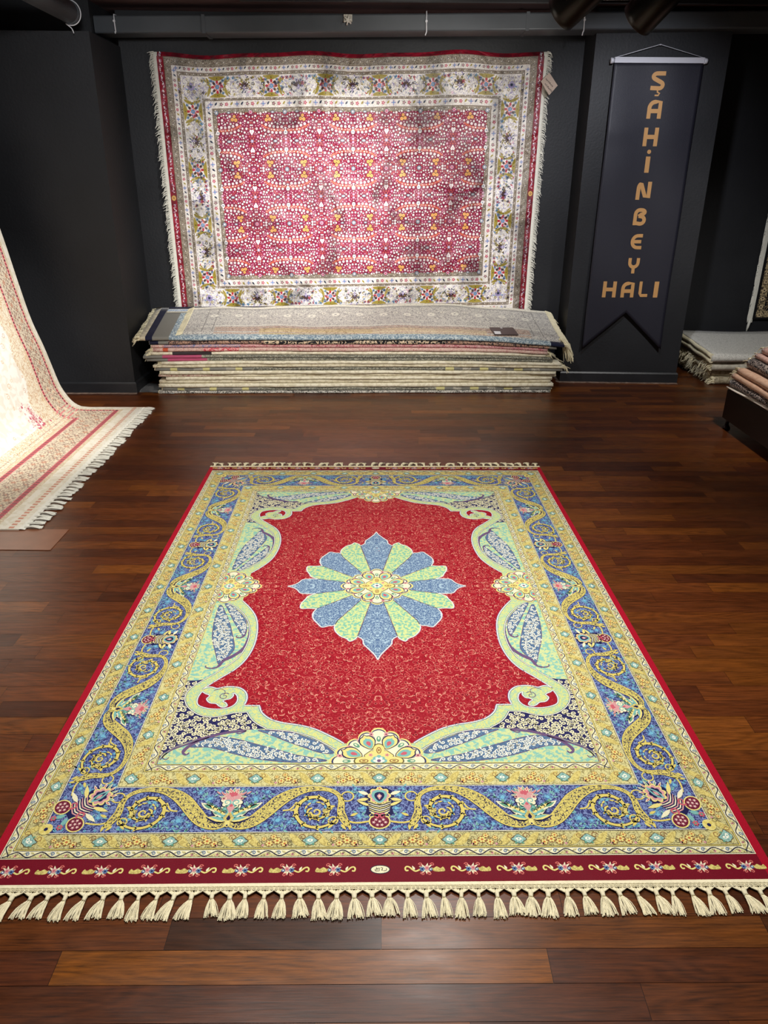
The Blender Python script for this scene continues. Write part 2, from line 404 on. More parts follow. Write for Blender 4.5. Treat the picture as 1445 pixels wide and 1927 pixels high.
def skirting(name, pts, h=.092, d=.014):
    """profiled board along a chain of floor points, thicker at its foot, with a bevelled top"""
    mb = MB(); prof = [(0, 0), (d, 0), (d, h*.86), (d*.45, h), (0, h)]; n = len(pts); R = []
    for i, (x, y) in enumerate(pts):
        def nrm(p, q):
            dx, dy = q[0]-p[0], q[1]-p[1]; l = math.hypot(dx, dy); return (dy/l, -dx/l)
        ns = []
        if i > 0: ns.append(nrm(pts[i-1], pts[i]))
        if i < n-1: ns.append(nrm(pts[i], pts[i+1]))
        nx = sum(a for a, b in ns)/len(ns); ny = sum(b for a, b in ns)/len(ns); l2 = nx*nx+ny*ny; nx /= l2; ny /= l2
        R.append([(x+nx*a, y+ny*a, z) for a, z in prof])
    for i in range(n-1):
        for j in range(len(prof)-1):
            k = len(mb.V); mb.V += [R[i][j], R[i+1][j], R[i+1][j+1], R[i][j+1]]; mb.F.append((k, k+1, k+2, k+3)); mb.sm.append(False)
    for e in (0, n-1):
        k = len(mb.V); mb.V += R[e]; mb.F.append(tuple(range(k, k+len(prof)))); mb.sm.append(False)
    return tag(mb.build(name, M_BASE), kind='structure')
skirting('baseboard_left', [(-3.2, 5.925), (-2.02, 5.945), (-2.02, yw(-2.02))])
skirting('baseboard_right', [(1.53, yw(1.53)), (1.53, 6.415), (2.51, 6.385), (2.52, 7.32)])
skirting('baseboard_back', [(-2.0, yw(-2.0)), (1.52, yw(1.52))])
skirting('baseboard_recess', [(2.53, 7.32), (4.4, 7.32)])

def sealant(name, pts, wd, seed):
    rnd = random.Random(seed); mb = MB(); P = []
    for (a, b) in zip(pts[:-1], pts[1:]):
        L_ = math.hypot(b[0]-a[0], b[1]-a[1]); n = int(L_/.02); nx, ny = (b[1]-a[1])/L_, -(b[0]-a[0])/L_
        for i in range(n+1):
            t = i/n; x = a[0]+(b[0]-a[0])*t; y = a[1]+(b[1]-a[1])*t; ww = wd*rnd.uniform(.5, 1.25)
            P.append([(x, y, .007), (x+nx*ww*.5, y+ny*ww*.5, .004), (x+nx*ww, y+ny*ww, .0006)])
    mb.quadgrid(P); return tag(mb.build(name, M_DUST), kind='structure')
sealant('trim_1', [(-3.1, 5.911), (-2.006, 5.931)], .02, 3)
sealant('trim_2', [(1.516, 6.75), (1.516, 6.401), (2.524, 6.371)], .024, 4)

# black box duct along the back, with the thinner part on the left
t = empty('ventilation_duct', (0, 6.3, 2.56))
tag(t, 'black painted ventilation duct running along the top of the back wall', 'duct')
def box_duct(x0, x1, y0, y1, z0, z1, r=.012):
    mb = MB(); prof = []
    for cy, cz, a0 in ((y0+r, z0+r, PI), (y1-r, z0+r, 1.5*PI), (y1-r, z1-r, 0), (y0+r, z1-r, .5*PI)):
        for i in range(4): a = a0+i*PI/6; prof.append((cy+r*math.cos(a), cz+r*math.sin(a)))
    n = len(prof); sl = .0125
    mb.V = [(x0, y, z+sl*x0) for y, z in prof]+[(x1, y, z+sl*x1) for y, z in prof]
    for i in range(n): mb.F.append((i, (i+1) % n, n+(i+1) % n, n+i)[::-1]); mb.sm.append(False)
    mb.F.append(tuple(range(n))); mb.F.append(tuple(range(2*n-1, n-1, -1))); mb.sm += [False]*2
    return mb
def shift(mb, v):
    mb.V = [(a[0]-v[0], a[1]-v[1], a[2]-v[2]) for a in mb.V]; return mb
O = (0, 6.3, 2.56)
shift(box_duct(-2.095, -1.30, 6.295, 6.50, 2.572, 2.682), O).build('duct_section', M_DUCT, t)
shift(box_duct(-1.32, 4.395, 6.28, 6.52, 2.566, 2.676), O).build('duct_section', M_DUCT, t)
for x in (-1.31, 1.0, 3.2): MB().box((x-.012, -.023, .003+.0125*x), (x+.012, .223, .119+.0125*x)).build('duct_flange', M_DUCT, t)

t = empty('round_duct', (-2.1, 5.5, 2.6))
tag(t, 'round black pipe hanging under the ceiling at upper left', 'duct')
mb = MB(); ys = [-1.6, .2, .38, .405]; mb.tube([(-.008, -1.9, 0), (0, -.4, 0), (-.01, .37, 0)], .066, 24)
mb.build('pipe', M_DUCT, t)
MB().tube([(-.01, .345, 0), (-.01, .372, 0)], .0695, 24).build('pipe_collar', M_DUCT, t); MB().tube([(-.004, -.6, 0), (-.004, -.57, 0)], .0685, 24).build('pipe_collar', M_DUCT, t)
# cable beside the round pipe and the ties
def wire(name, pts, r, mat, label, cat_, group=None):
    return tag(MB().tube(cat(pts, 5), r, 6).build(name, mat), label, cat_, group)
wire('cable', [(-2.19, 4.7, 2.66), (-2.185, 5.3, 2.60), (-2.176, 5.6, 2.572), (-2.16, 5.8, 2.565)], .003, M_WHITE,
     'white cable sagging along the left of the round black pipe', 'cable')
def tie(name, x, label, tail, y=6.272, zb=2.56, zt=2.69):
    zb += .0125*x; zt += .0125*x
    pts = [(x, 6.40, zt), (x, y, zt-.006), (x, y-.002, zt-.05), (x+.002, y-.002, zb), (x-.003, y, zb-.012), (x-.006, y-.001, zb-tail)]
    t_ = empty(name, (x, y, zb)); tag(t_, label, 'cable tie', 'cable ties round the ducts')
    MB().tube([(a-x, b-y, c-zb) for a, b, c in pts], .0042, 6).build('strap', M_WHITE, t_)
    MB().box((-.007, -.012, .058), (.007, -.001, .07)).build('tie_head', M_WHITE, t_)
tie('cable_tie', -1.945, 'white cable tie on the black duct beside the round pipe', .0, 6.288, 2.58)
tie('cable_tie', .279, 'white cable tie hanging from the duct above the red hung carpet', .022)
tie('cable_tie', 1.40, 'white cable tie with long tail at the duct right of the carpet', .03)
loop = [(-2.11+.072*math.sin(a), 5.885, 2.6+.072*math.cos(a)) for a in [i*PI/12 for i in range(0, 15)]]
wire('cable_tie', loop+[(-2.115, 5.88, 2.515), (-2.105, 5.88, 2.50), (-2.10, 5.88, 2.482)], .0035, M_WHITE,
     'thin white tie looped round the end of the round black pipe', 'cable tie', 'cable ties round the ducts')

# small plastered bracket stuck on the duct
t = empty('junction_bracket', (-.278, 6.27, 2.626)); tag(t, 'small white metal bracket fixed on the front of the black duct', 'bracket')
mb = MB(); mb.box((-.03, -.012, -.005), (.03, .008, .038)); mb.build('plate', plain('chipped_white_metal', (196, 190, 176), .6, .4, 0, .6, 200, .35, 60), t)
mb = MB()
for a in range(6):
    an = a*PI/3+.3; mb.tube([(0, -.02, 0), (.03*math.cos(an), -.03, .028*math.sin(an))], .006, 6)
mb.tube([(0, -.035, 0), (0, 0, 0)], .012, 10); mb.build('wing_screw', plain('pale_cast_metal', (205, 200, 188), .5, .5), t)

# white conduit on the ceiling
tag(MB().tube([(1.36, 5.9, 2.70), (1.74, 5.9, 2.703)], .009, 8).build('conduit', M_WHITE), 'short white conduit under the ceiling between the two lamps', 'conduit')
tag(MB().box((-1.0, 6.02, 2.70), (4.3, 6.06, 2.739)).build('ceiling_track', M_BLK), 'black ceiling track running just before the duct', 'track')

def lamp(px, aim, label):
    t_ = empty('spot_lamp', px); tag(t_, label, 'lamp', 'black spot lamps under the ceiling')
    p = Vector(px); d = (Vector(aim)-p).normalized()
    pts = [Vector((0, 0, 0))-d*.12, Vector((0, 0, 0))+d*.13]
    def rev(name, prof, mat, n=32):
        u = d.cross(Vector((0, 0, 1))).normalized(); v = d.cross(u); G = MB(); R = []
        for s_, r in prof: R.append([tuple(d*s_+(u*math.cos(2*PI*j/n)+v*math.sin(2*PI*j/n))*r) for j in range(n+1)])
        G.quadgrid(R); return G.build(name, mat, t_)
    rev('lamp_body', [(-.13, 0), (-.13, .07), (-.12, .082), (.10, .086), (.128, .086), (.13, .083), (.128, .078), (.06, .07), (.06, 0)], M_BLK)
    MB().tube([(0, 0, .02), (0, 0, .30)], .012, 10).build('stem', M_BLK, t_)
    MB().box((-.05, -.08, .285), (.05, .08, .33)).build('adapter', M_BLK, t_)
lamp((.915, 4.2, 2.40), (-.5, 5.7, 1.2), 'black cylindrical spot lamp above the right end of the hung carpet')
lamp((1.275, 4.2, 2.385), (.2, 5.6, 1.1), 'black cylindrical spot lamp above the banner')
MB_ = MB().box((-.2, 4.18, 2.69), (2.6, 4.22, 2.739)); tag(MB_.build('lamp_track', M_BLK), 'black lamp track that carries the two spot lamps', 'track')

# ------------------------------------------------------------------ the red medallion rug on the floor
RED = (186, 14, 38); CREAM = (238, 232, 200); GOLD = (214, 198, 104); NAVY = (26, 26, 84)
S = dict(
    red=st((162, 8, 36)), redend_shade=st((110, 4, 28)), redvine=st((146, 4, 28), (180, 48, 56), .95, .022, 1), cream=st((230, 224, 182)), dark=st((44, 42, 60)), black=st((46, 14, 24)),
    redline=st((214, 112, 102)), redl2=st((222, 158, 134)), mint=st((200, 210, 142), (122, 182, 158), .9, .05, 2), mint2=st((200, 210, 150), (134, 188, 172), .75, .05, 2),
    band=st((168, 196, 158), (206, 208, 130), .8, .07, 1), petalblue=st((84, 110, 146), (170, 194, 208), .95, .05, 1),
    feather=st((74, 100, 132), (96, 124, 156), .8, .055, 1), navyc=st((28, 28, 80), (60, 60, 100), .9, .03, 1), navy=st((26, 26, 74)), navy2=st((42, 48, 98)),
    blue=st((50, 54, 108), (120, 136, 182), 1.05, .07, 1), bluedeep=st((36, 48, 112), (80, 116, 178), 1.1, .06, 1),
    goldb=st((200, 192, 134), (138, 128, 84), .9, .045, 1), goldb2=st((212, 204, 144), (152, 142, 92), .9, .04, 1), gold=st((212, 196, 108), (64, 58, 66), 1.25, .04, 1), goldp=st((214, 196, 104)),
    goldl=st((224, 210, 128)), yellow=st((214, 198, 118), (184, 166, 94), .9, .06, 1), teal=st((120, 176, 170)), teal2=st((152, 190, 178), (104, 146, 144), 1.1, .05, 1), green=st((96, 150, 124)), pink=st((206, 150, 150)),
    rose=st((194, 92, 104)), maroon=st((104, 24, 50)), orange=st((190, 110, 60)), white=st((238, 236, 216)), olive=st((134, 122, 66)), olived=st((98, 90, 58)),
    purple=st((104, 80, 116)), lilac=st((162, 146, 178)), cyan=st((112, 178, 204)), cyan2=st((118, 168, 194), (66, 96, 150), 1.3, .08, 1), brown=st((140, 94, 56)),
    creamw=st((232, 226, 190)), skyblue=st((92, 122, 162)))

def in_poly(x, y, pts):
    c = False; j = len(pts)-1
    for i in range(len(pts)):
        xi, yi = pts[i]; xj, yj = pts[j]
        if (yi > y) != (yj > y) and x < (xj-xi)*(y-yi)/(yj-yi)+xi: c = not c
        j = i
    return c

def curls(P, test, box, space, r, sty, h, seed, w0=.34, n=9, turns=1.15, both=False):
    """fill a region with evenly scattered hooked curls"""
    rn = random.Random(seed); pts = []; x0, y0, x1, y1 = box; G = {}
    for _ in range(int((x1-x0)*(y1-y0)/space**2*9)):
        x, y = rn.uniform(x0, x1), rn.uniform(y0, y1)
        k = (int(x/space), int(y/space))
        if any((x-a)**2+(y-b)**2 < space**2 for i in (-1, 0, 1) for j in (-1, 0, 1) for a, b in G.get((k[0]+i, k[1]+j), ())): continue
        if not (test(x, y) and test(x-r*.8, y) and test(x+r*.8, y) and test(x, y-r*.8) and test(x, y+r*.8)): continue
        G.setdefault(k, []).append((x, y)); pts.append((x, y))
        a = rn.uniform(0, 6.28); sg = rn.choice((-1, 1))
        P.spiral(x, y, r*rn.uniform(.85, 1.15), r*.2, a, sg*turns, w0, w0*.7, sty, h, n)
        if both:
            q = a; L_ = r*rn.uniform(1.0, 1.7); P.leaf(x+r*math.cos(q), y+r*math.sin(q), q+sg*-1.2, L_, w0*1.5, sty, h)
    return pts

def build_main_rug():
    P = Pat(); g = S; rnd = random.Random(5)
    HU, HV = 99.6, 147.0
    P.rect(-HU, -HV, HU, HV-1.6, g['red'], 0)
    P.rect(-97.2, -HV, 97.2, -139.2, g['redend_shade'], .5); P.rect(-97.2, 139.2, 97.2, HV-1.6, g['redend_shade'], .5)  # end bands: same red yarn, darker shade of its pile direction painted in
    # outer vine border, gold borders, blue border, inner gold, inner vine
    A = [(97.0, 139.4), (94.5, 136.9), (89.5, 131.5), (74.6, 114.9), (68.9, 108.9), (66.2, 106.2)]
    P.rect(-A[0][0], -A[0][1], A[0][0], A[0][1], g['creamw'], 1)
    P.rect(-A[1][0], -A[1][1], A[1][0], A[1][1], g['goldb'], 2)
    P.rect(-A[2][0], -A[2][1], A[2][0], A[2][1], g['blue'], 3)
    P.rect(-A[3][0], -A[3][1], A[3][0], A[3][1], g['goldb2'], 4)
    P.rect(-A[4][0], -A[4][1], A[4][0], A[4][1], g['creamw'], 5)
    P.rect(-A[5][0], -A[5][1], A[5][0], A[5][1], g['navyc'], 6)
    def lines(a, b, h, spec):
        for off, w_, sty in spec:
            P.ring(a-off, b-off, a-off-w_, b-off-w_, sty, h)
    lines(*A[0], 7, [(-.15, .25, g['creamw']), (.12, .15, g['dark'])])
    lines(*A[1], 7, [(-.1, .15, g['dark']), (.05, .3, g['goldp']), (.4, .12, g['dark'])])
    lines(*A[2], 7, [(-.18, .14, g['dark']), (-.02, .22, g['creamw'])])
    lines(*A[3], 7, [(-.2, .22, g['creamw']), (.04, .14, g['dark'])])
    lines(*A[4], 7, [(-.12, .14, g['olived']), (.04, .28, g['goldp']), (.36, .12, g['olived'])])
    lines(*A[5], 16, [(-.1, .13, g['dark']), (.06, .2, g['goldp'])])
    # --- running vines
    def vine(along, across_in, wd, length, vertical, period=6.2):
        n = int(length/period); per = length/n
        P.T = (lambda x, y: (across_in+y, x)) if vertical else (lambda x, y: (x, across_in+y))
        for i in range(n):
            x = per*i
            P.poly(cat([(x+per*.1, .05), (x+per*.3, wd*.42), (x+per*.5, wd*.66), (x+per*.7, wd*.42), (x+per*.9, .05)], 3), g['goldb2'], 8)
            P.dot(x+per*.5, wd*.3, wd*.2, g['pink'], 9, 8); P.dot(x+per*.5, wd*.3, wd*.08, g['maroon'], 10, 6)
            P.leaf(x+per*.06, wd*.9, -.5, per*.22, wd*.26, g['goldb2'], 8); P.leaf(x+per*.94, wd*.9, -2.64, per*.22, wd*.26, g['goldb2'], 8)
        pts = [(x_, wd*(.5-.40*math.cos(2*PI*x_/per))) for x_ in [per*i/10 for i in range(10*n+1)]]
        P.rib(pts, .26, g['dark'], 10)
        for i in range(n):
            P.spiral(per*i+.35, wd*.60, wd*.30, .12, .3, 1.2, .24, .16, g['skyblue'], 11, 12); P.spiral(per*(i+.5)-.3, wd*.45, wd*.2, .1, 3, -1.0, .16, .12, g['olived'], 11, 9)
        P.T = None
    P.sym = 'xy'
    vine('u', -139.2, 2.0, 96.5, False); vine('v', 94.8, 2.0, 139.0, True)
    vine('u', -108.7, 2.2, 68.5, False, 6.6); vine('v', 66.4, 2.2, 108.6, True, 6.6)
    # --- flowers on the gold bands
    def goldband(across_in, wd, length, vertical, per):
        P.T = (lambda x, y: (across_in+y, x)) if vertical else (lambda x, y: (x, across_in+y))
        n = max(2, round(length/per)); q = length/n
        for i in range(n+1):
            x = q*i; c = wd/2
            P.poly(cat([(x-2.2, c), (x-1.2, c+wd*.18), (x, c+wd*.34), (x+1.2, c+wd*.18), (x+2.2, c), (x+1.2, c-wd*.18), (x, c-wd*.34), (x-1.2, c-wd*.18)], 3, True), g['olived'], 8)
            P.poly(cat([(x-1.9, c), (x-1.1, c+wd*.15), (x, c+wd*.30), (x+1.1, c+wd*.15), (x+1.9, c), (x+1.1, c-wd*.15), (x, c-wd*.30), (x-1.1, c-wd*.15)], 3, True), g['teal2'], 9)
            P.ell(x, c, .8, .5, 0, g['white'], 10, 8); P.dot(x, c, .25, g['teal'], 11, 6)
            if i == n: break
            for (dx, dy, r) in ((q*.36, .30, .95), (q*.47, .48, 1.05), (q*.58, .32, .95), (q*.53, .74, .8), (q*.66, .6, .7)):
                P.rose(x+dx, wd*dy, r, 6, g['goldl'], g['orange'], 8, g['brown'])
            for sgn, dx in ((1, q*.19), (-1, q*.81)):
                P.poly(cat([(x+dx-2.2, .5), (x+dx-1, wd*.5), (x+dx+.4, wd*.82), (x+dx+2.2, wd*.92), (x+dx+1.4, wd*.5), (x+dx+.2, wd*.2)], 3, True), g['yellow'], 8)
                P.spiral(x+dx-sgn*1.4, wd*.72, 1.0, .25, 0, 1.2*sgn, .2, .14, g['brown'], 9)
                P.spiral(x+dx+sgn*1.6, wd*.3, .9, .2, 2, -1.2*sgn, .2, .14, g['olived'], 9)
                P.dot(x+dx+sgn*2.6, wd*.2, .4, g['pink'], 9, 6); P.dot(x+dx-sgn*2.6, wd*.25, .35, g['green'], 9, 6)
        P.T = None
    goldband(-136.7, 5.0, 91.5, False, 18.4); goldband(89.7, 4.8, 133.6, True, 19)
    goldband(-114.7, 5.6, 71.5, False, 18.0); goldband(69.1, 5.4, 111.6, True, 18.6)

    # --- the great scrolling border, drawn in a strip: x along, y from the inner edge (0) to the outer (16.4)
    def palm():
        # palmette growing from the base (0,12.8) towards the inner edge
        for s_ in (-1, 1):
            for a, L_, W_, sty in ((-1.95, 7.6, 2.6, 'creamw'), (-2.5, 7.0, 2.4, 'creamw'), (-2.95, 6.4, 2.2, 'goldl')):
                an = a if s_ > 0 else -PI-a
                P.leaf(0, 12.6, an, L_, W_*1.25, g['navy'], 12); P.leaf(0, 12.4, an, L_*.95, W_*.9, g[sty], 13)
                P.leaf(0, 12.2, an, L_*.8, W_*.5, g['teal'], 14)
            an = 2.82 if s_ > 0 else -PI-2.82
            for k in range(5):
                x = s_*(1.8+k*1.15); P.ell(x, 9.8-k*.75+(.5 if k > 3 else 0), .95, .55, -s_*(.7), g['goldl'], 15, 7)
                P.ell(x+.1*s_, 9.0-k*.75, .6, .4, -s_*(.9), g['green'], 15, 7)
            P.leaf(s_*5.0, 8.6, math.atan2(-2.6, s_*3.6), 4.4, 1.7, g['creamw'], 15); P.leaf(s_*5.0, 8.6, math.atan2(-2.6, s_*3.6), 3.6, .8, g['green'], 16)
        P.lobed(0, 5.2, 3.5, 9, .22, g['navy'], 14); P.lobed(0, 5.2, 3.15, 9, .22, g['creamw'], 15)
        P.lobed(0, 3.4, 2.5, 7, .25, g['pink'], 16); P.lobed(0, 2.7, 1.3, 5, .3, g['rose'], 17)
        for s_ in (-1, 1):
            P.spiral(s_*1.3, 6.0, 1.2, .3, PI/2, s_*1.1, .45, .2, g['teal'], 18); P.spiral(s_*1.6, 8.2, 1.0, .3, -PI/2, -s_*1.1, .35, .2, g['green'], 18)
            P.rose(s_*2.5, 4.6, .7, 5, g['pink'], g['maroon'], 18)
        for k in range(9):
            a = PI+(k+.5)*PI/9; P.leaf(2.0*math.cos(a), 4.6+2.2*math.sin(a), a, 2.0, .8, g['creamw'], 17.4); P.leaf(2.2*math.cos(a), 4.6+2.4*math.sin(a), a, 1.5, .42, g['rose'] if k % 2 else g['green'], 18.4)
        for s_ in (-1, 1):
            for k in range(4):
                P.spiral(s_*(1.2+1.5*k), 9.4-.9*k, .55, .12, k, s_*1.2, .2, .14, g['navy'], 20, 8); P.leaf(s_*(2.0+1.3*k), 11.4-1.1*k, math.atan2(-.7, s_), 1.7, .5, g['green'] if k % 2 else g['creamw'], 19)
            for k in range(3): P.leaf(s_*(1.6+1.0*k), 3.6-.3*k, math.atan2(-1.2, s_*(.4+.5*k)), 1.8, .6, g['pink'], 18)
        P.poly([(0, 6.3), (1.1, 8.1), (0, 9.9), (-1.1, 8.1)], g['pink'], 20); P.dot(0, 7.2, .5, g['rose'], 21)
        P.poly([(0, 9.2), (1.5, 11.6), (.5, 13.4), (-.5, 13.4), (-1.5, 11.6)], g['yellow'], 18); P.poly([(0, 10.5), (.6, 11.7), (0, 13), (-.6, 11.7)], g['navy'], 19)
        P.ell(0, 13.6, .7, 1.2, 0, g['goldl'], 20); P.dot(0, 14.2, .3, g['navy'], 21)
        for s_ in (-1, 1): P.leaf(0, 15.0, -s_*1.2+PI/2, 3.4, 1.0, g['skyblue'], 12)
    def cartouche():
        # pink bulb at the outer side, striped waist, heart shaped flower at the inner side
        P.dot(0, 13.0, 3.0, g['goldl'], 12, 20, 2.7); P.dot(0, 13.0, 2.6, g['maroon'], 13, 20, 2.3)
        for x, y in ((-1.6, 13.4), (-.6, 14.3), (.6, 14.3), (1.6, 13.4), (0, 13.1), (-1, 12.5), (1, 12.5)):
            P.rose(x, y, .52, 5, g['pink'], g['white'], 14)
        for s_ in (-1, 1):
            P.spiral(s_*1.0, 11.0, 1.0, .3, PI/2, s_*1.1, .5, .25, g['rose'], 16)
            P.spiral(s_*2.3, 11.0, .9, .3, -PI/2, -s_*1, .4, .2, g['goldl'], 16)
            P.leaf(s_*2.6, 7.6, math.atan2(-1.5, s_*3), 4.4, 1.5, g['navy'], 14); P.leaf(s_*2.6, 7.6, math.atan2(-1.5, s_*3), 4.0, 1.0, g['goldl'], 15)
            P.leaf(s_*3.0, 3.4, math.atan2(-1.2, s_*3), 3.4, 1.3, g['creamw'], 15); P.leaf(s_*3.0, 5.0, math.atan2(.5, s_*3), 3.4, 1.2, g['goldl'], 15)
        P.poly(cat([(-3.6, 10.6), (-3.4, 7.6), (-4.2, 4.5), (-3.2, 1.6), (0, .5), (3.2, 1.6), (4.2, 4.5), (3.4, 7.6), (3.6, 10.6), (0, 11.4)], 3, True), g['navy'], 13)
        for k in range(6):
            y = 6.6+k*.72
            for s_ in (-1, 1): P.rib([(0, y+.5), (s_*1.5, y+.05), (s_*(3.3-.1*k), y-.8)], [.36, .32, .2], g['creamw'] if k % 2 else g['goldl'], 15)
        P.lobed(0, 3.9, 3.3, 8, .2, g['goldl'], 15); P.lobed(0, 3.9, 2.8, 8, .2, g['pink'], 16)
        P.poly(cat([(0, 6.6), (-2.0, 4.6), (-1.9, 2.4), (0, 1.7), (1.9, 2.4), (2.0, 4.6)], 4, True), g['teal'], 17)
        P.poly(cat([(0, 6.0), (-1.3, 4.4), (-1.2, 3.0), (0, 2.5), (1.2, 3.0), (1.3, 4.4)], 4, True), g['navy'], 18)
        P.poly([(0, 5.4), (-.7, 4.0), (0, 3.1), (.7, 4.0)], g['pink'], 19); P.dot(0, 4.1, .28, g['white'], 20)
        P.rose(0, 1.2, .8, 5, g['goldl'], g['rose'], 18)
    def scroll():
        c = cat([(41, 13.4), (39.4, 14.0), (37.4, 14.0), (34.2, 12.6), (31.0, 9.2), (28, 5.6), (24.8, 3), (21.3, 1.5), (17.4, 1.0), (13.8, 1.7), (11.4, 3.6), (10.6, 6.2), (10.6, 9.5), (9.6, 12.4), (8.4, 14.6)], 5)
        def wf(i):
            t = i/(len(c)-1); tb = [(0, .9), (.07, 1.7), (.16, 3.0), (.26, 3.9), (.36, 3.9), (.44, 3.1), (.52, 1.8), (.6, 1.1), (.72, .95), (.8, 1.5), (.9, 2.0), (.96, 1.6), (1, .5)]
            for (a, wa), (b, wb) in zip(tb[:-1], tb[1:]):
                if a <= t <= b: return wa+(wb-wa)*(t-a)/(b-a)
            return .5
        W = [wf(i) for i in range(len(c))]
        P.rib(c, [x+.5 for x in W], g['navy'], 9); P.rib(c, W, g['gold'], 10)
        # pierced scroll work on the fat ribbon
        for i in range(6, len(c)-2, 2):
            if W[i] > 1.5:
                for q in (-.27, .25):
                    a, b = c[i-1], c[i+1]; dx, dy = b[0]-a[0], b[1]-a[1]; d = math.hypot(dx, dy); jj = rnd.uniform(-.25, .25)
                    x = c[i][0]-dy/d*W[i]*(q+jj*.2)+jj; y = c[i][1]+dx/d*W[i]*(q+jj*.2)
                    P.ell(x, y, .42, .17, math.atan2(dy, dx)+rnd.uniform(-1.1, 1.1), g['navy'], 11, 6)
        edge = lambda sg: [(c[i][0]-sg*(c[min(i+1, len(c)-1)][1]-c[max(i-1, 0)][1])/max(.01, math.dist(c[min(i+1, len(c)-1)], c[max(i-1, 0)]))*W[i]*.5,
                            c[i][1]+sg*(c[min(i+1, len(c)-1)][0]-c[max(i-1, 0)][0])/max(.01, math.dist(c[min(i+1, len(c)-1)], c[max(i-1, 0)]))*W[i]*.5) for i in range(len(c))]
        for sg in (1, -1): P.rib(edge(sg), .3, g['goldp'], 12)
        # spiral
        sp = []; n = 46; W2 = []
        for i in range(n):
            t = i/(n-1); r = 5.9*(1-t)**.85+1.1; a = 3.0+2*PI*1.62*t*-1
            sp.append((17.4+r*.98*math.cos(a)+.5*t, 8.6+r*1.0*math.sin(a)+.6*t)); W2.append(.5+.9*math.sin(PI*min(1, t*1.25))*.55+(.25 if i % 3 == 0 else 0))
        P.rib([(24.6, 9.2), (23.4, 8.7), (22.4, 9.6)]+[], [.2, .9, .5], g['goldp'], 11)
        P.rib(sp, [x+.45 for x in W2], g['navy'], 9); P.rib(sp, W2, g['goldp'], 12)
        for i in range(3, n-4, 3):
            P.ell(sp[i][0], sp[i][1], .32, .14, rnd.uniform(0, 3), g['navy'], 13, 6)
            a, b = sp[i-1], sp[i+1]; d = math.dist(a, b); nx, ny = -(b[1]-a[1])/d, (b[0]-a[0])/d
            P.leaf(sp[i][0], sp[i][1], math.atan2(ny, nx)+.6, 1.3, .6, g['goldp'], 12); P.leaf(sp[i][0], sp[i][1], math.atan2(-ny, -nx)-.6, 1.1, .5, g['goldp'], 12)
        P.rib(cat([(23.0, 6.0), (24.6, 8.6), (26.6, 9.0)], 4), .5, g['goldp'], 12)
        for k in range(13):
            a = k*.48+.4; r_ = 3.0; P.leaf(17.6+r_*math.cos(a), 8.9+r_*math.sin(a), a+1.9, 1.5, .55, g['goldp'] if k % 3 else g['cyan'], 12)
        P.spiral(17.4, 9.6, 1.6, .4, 0, 1.1, .7, .4, g['goldp'], 12); P.leaf(15.6, 8.4, 2.2, 3.4, 1.6, g['gold'], 13)
        for q in ((9.0, 4.0, 1.8), (12.6, 12.6, 1.3)):
            P.spiral(q[0], q[1], q[2], q[2]*.92, 0, 1.02, .42, .42, g['goldp'], 12, 18)
        for q in ((10.4, 15.4, 2.2), (8.2, 15.2, 1.7), (12.4, 15.0, .9), (8.0, 12.6, 3.6), (12.2, 9.0, .2)):
            P.leaf(q[0], q[1]-1.5, q[2], 2.4, .9, g['goldp'], 12)
        P.rib(cat([(9.4, 12.6), (7.0, 13.4), (5.0, 13.4), (2.9, 13.0)], 4), [.9]*7+[.4]*20 if False else .55, g['goldp'], 12)
        # little flowers in the ground
        for x, y, r in ((4.6, 8.4, 1.5), (5.6, 11.2, 1.3), (5.2, 3.2, 1.3), (19.6, 5.6, 1.0), (14.4, 11.6, .9), (27.6, 12.4, 1.9), (24.5, 13.2, 1.1), (30.8, 14.0, 1.0), (22.6, 12.8, .7),
                        (34.6, 4.6, 1.6), (31.6, 2.2, 1.1), (37, 1.8, .9), (29.0, 14.8, .7), (6.8, 1.2, .8), (36.2, 7.4, .8), (20.5, 14.9, .7), (26.2, 15.3, .6), (16.2, 15.3, .6), (13.4, 15.4, .5)):
            P.rose(x, y, r, 6, g['cyan2'], g['cyan'], 8)
            for k in range(3):
                a = rnd.uniform(0, 6.3); P.leaf(x+r*math.cos(a), y+r*math.sin(a), a+.4, 1.5, .55, g['teal'], 8)
    def corner(T):
        # palmette set diagonally into the corner of the border
        P.T = T
        for s_ in (-1, 1):
            P.dot(s_*4.3, 12.0, 2.9, g['goldl'], 13, 18, 2.5); P.dot(s_*4.3, 12.0, 2.5, g['maroon'], 14, 18, 2.1)
            for k in range(7):
                a = k*2*PI/6; rr = 1.4 if k < 6 else 0
                P.rose(s_*4.3+rr*math.cos(a), 12.0+rr*.85*math.sin(a), .55, 5, g['pink'], g['white'], 15)
            P.spiral(s_*2.6, 9.4, 1.4, .3, PI/2, s_*1.1, .6, .3, g['rose'], 17)
            P.leaf(s_*2.4, 5.6, math.atan2(-1.6, s_*3), 5.2, 1.4, g['goldl'], 16); P.leaf(s_*2.8, 8.2, math.atan2(-.4, s_*3), 5.0, 1.4, g['creamw'], 16)
            P.leaf(s_*.6, 12.5, math.atan2(3, s_*1.6), 3.6, 1.5, g['teal'], 16); P.rose(s_*2.2, 15.6, 1.0, 6, g['rose'], g['green'], 16)
        P.poly(cat([(-3.2, 11), (-3.2, 7.2), (-4.0, 3.4), (-2.8, -.4), (0, -2.2), (2.8, -.4), (4.0, 3.4), (3.2, 7.2), (3.2, 11), (0, 12.4)], 3, True), g['navy'], 12)
        for k in range(7):
            y = 5.6+k*.78
            for s_ in (-1, 1): P.rib([(0, y+.6), (s_*1.6, y+.05), (s_*3.3, y-.9)], [.4, .34, .2], g['creamw'] if k % 2 else g['pink'], 15)
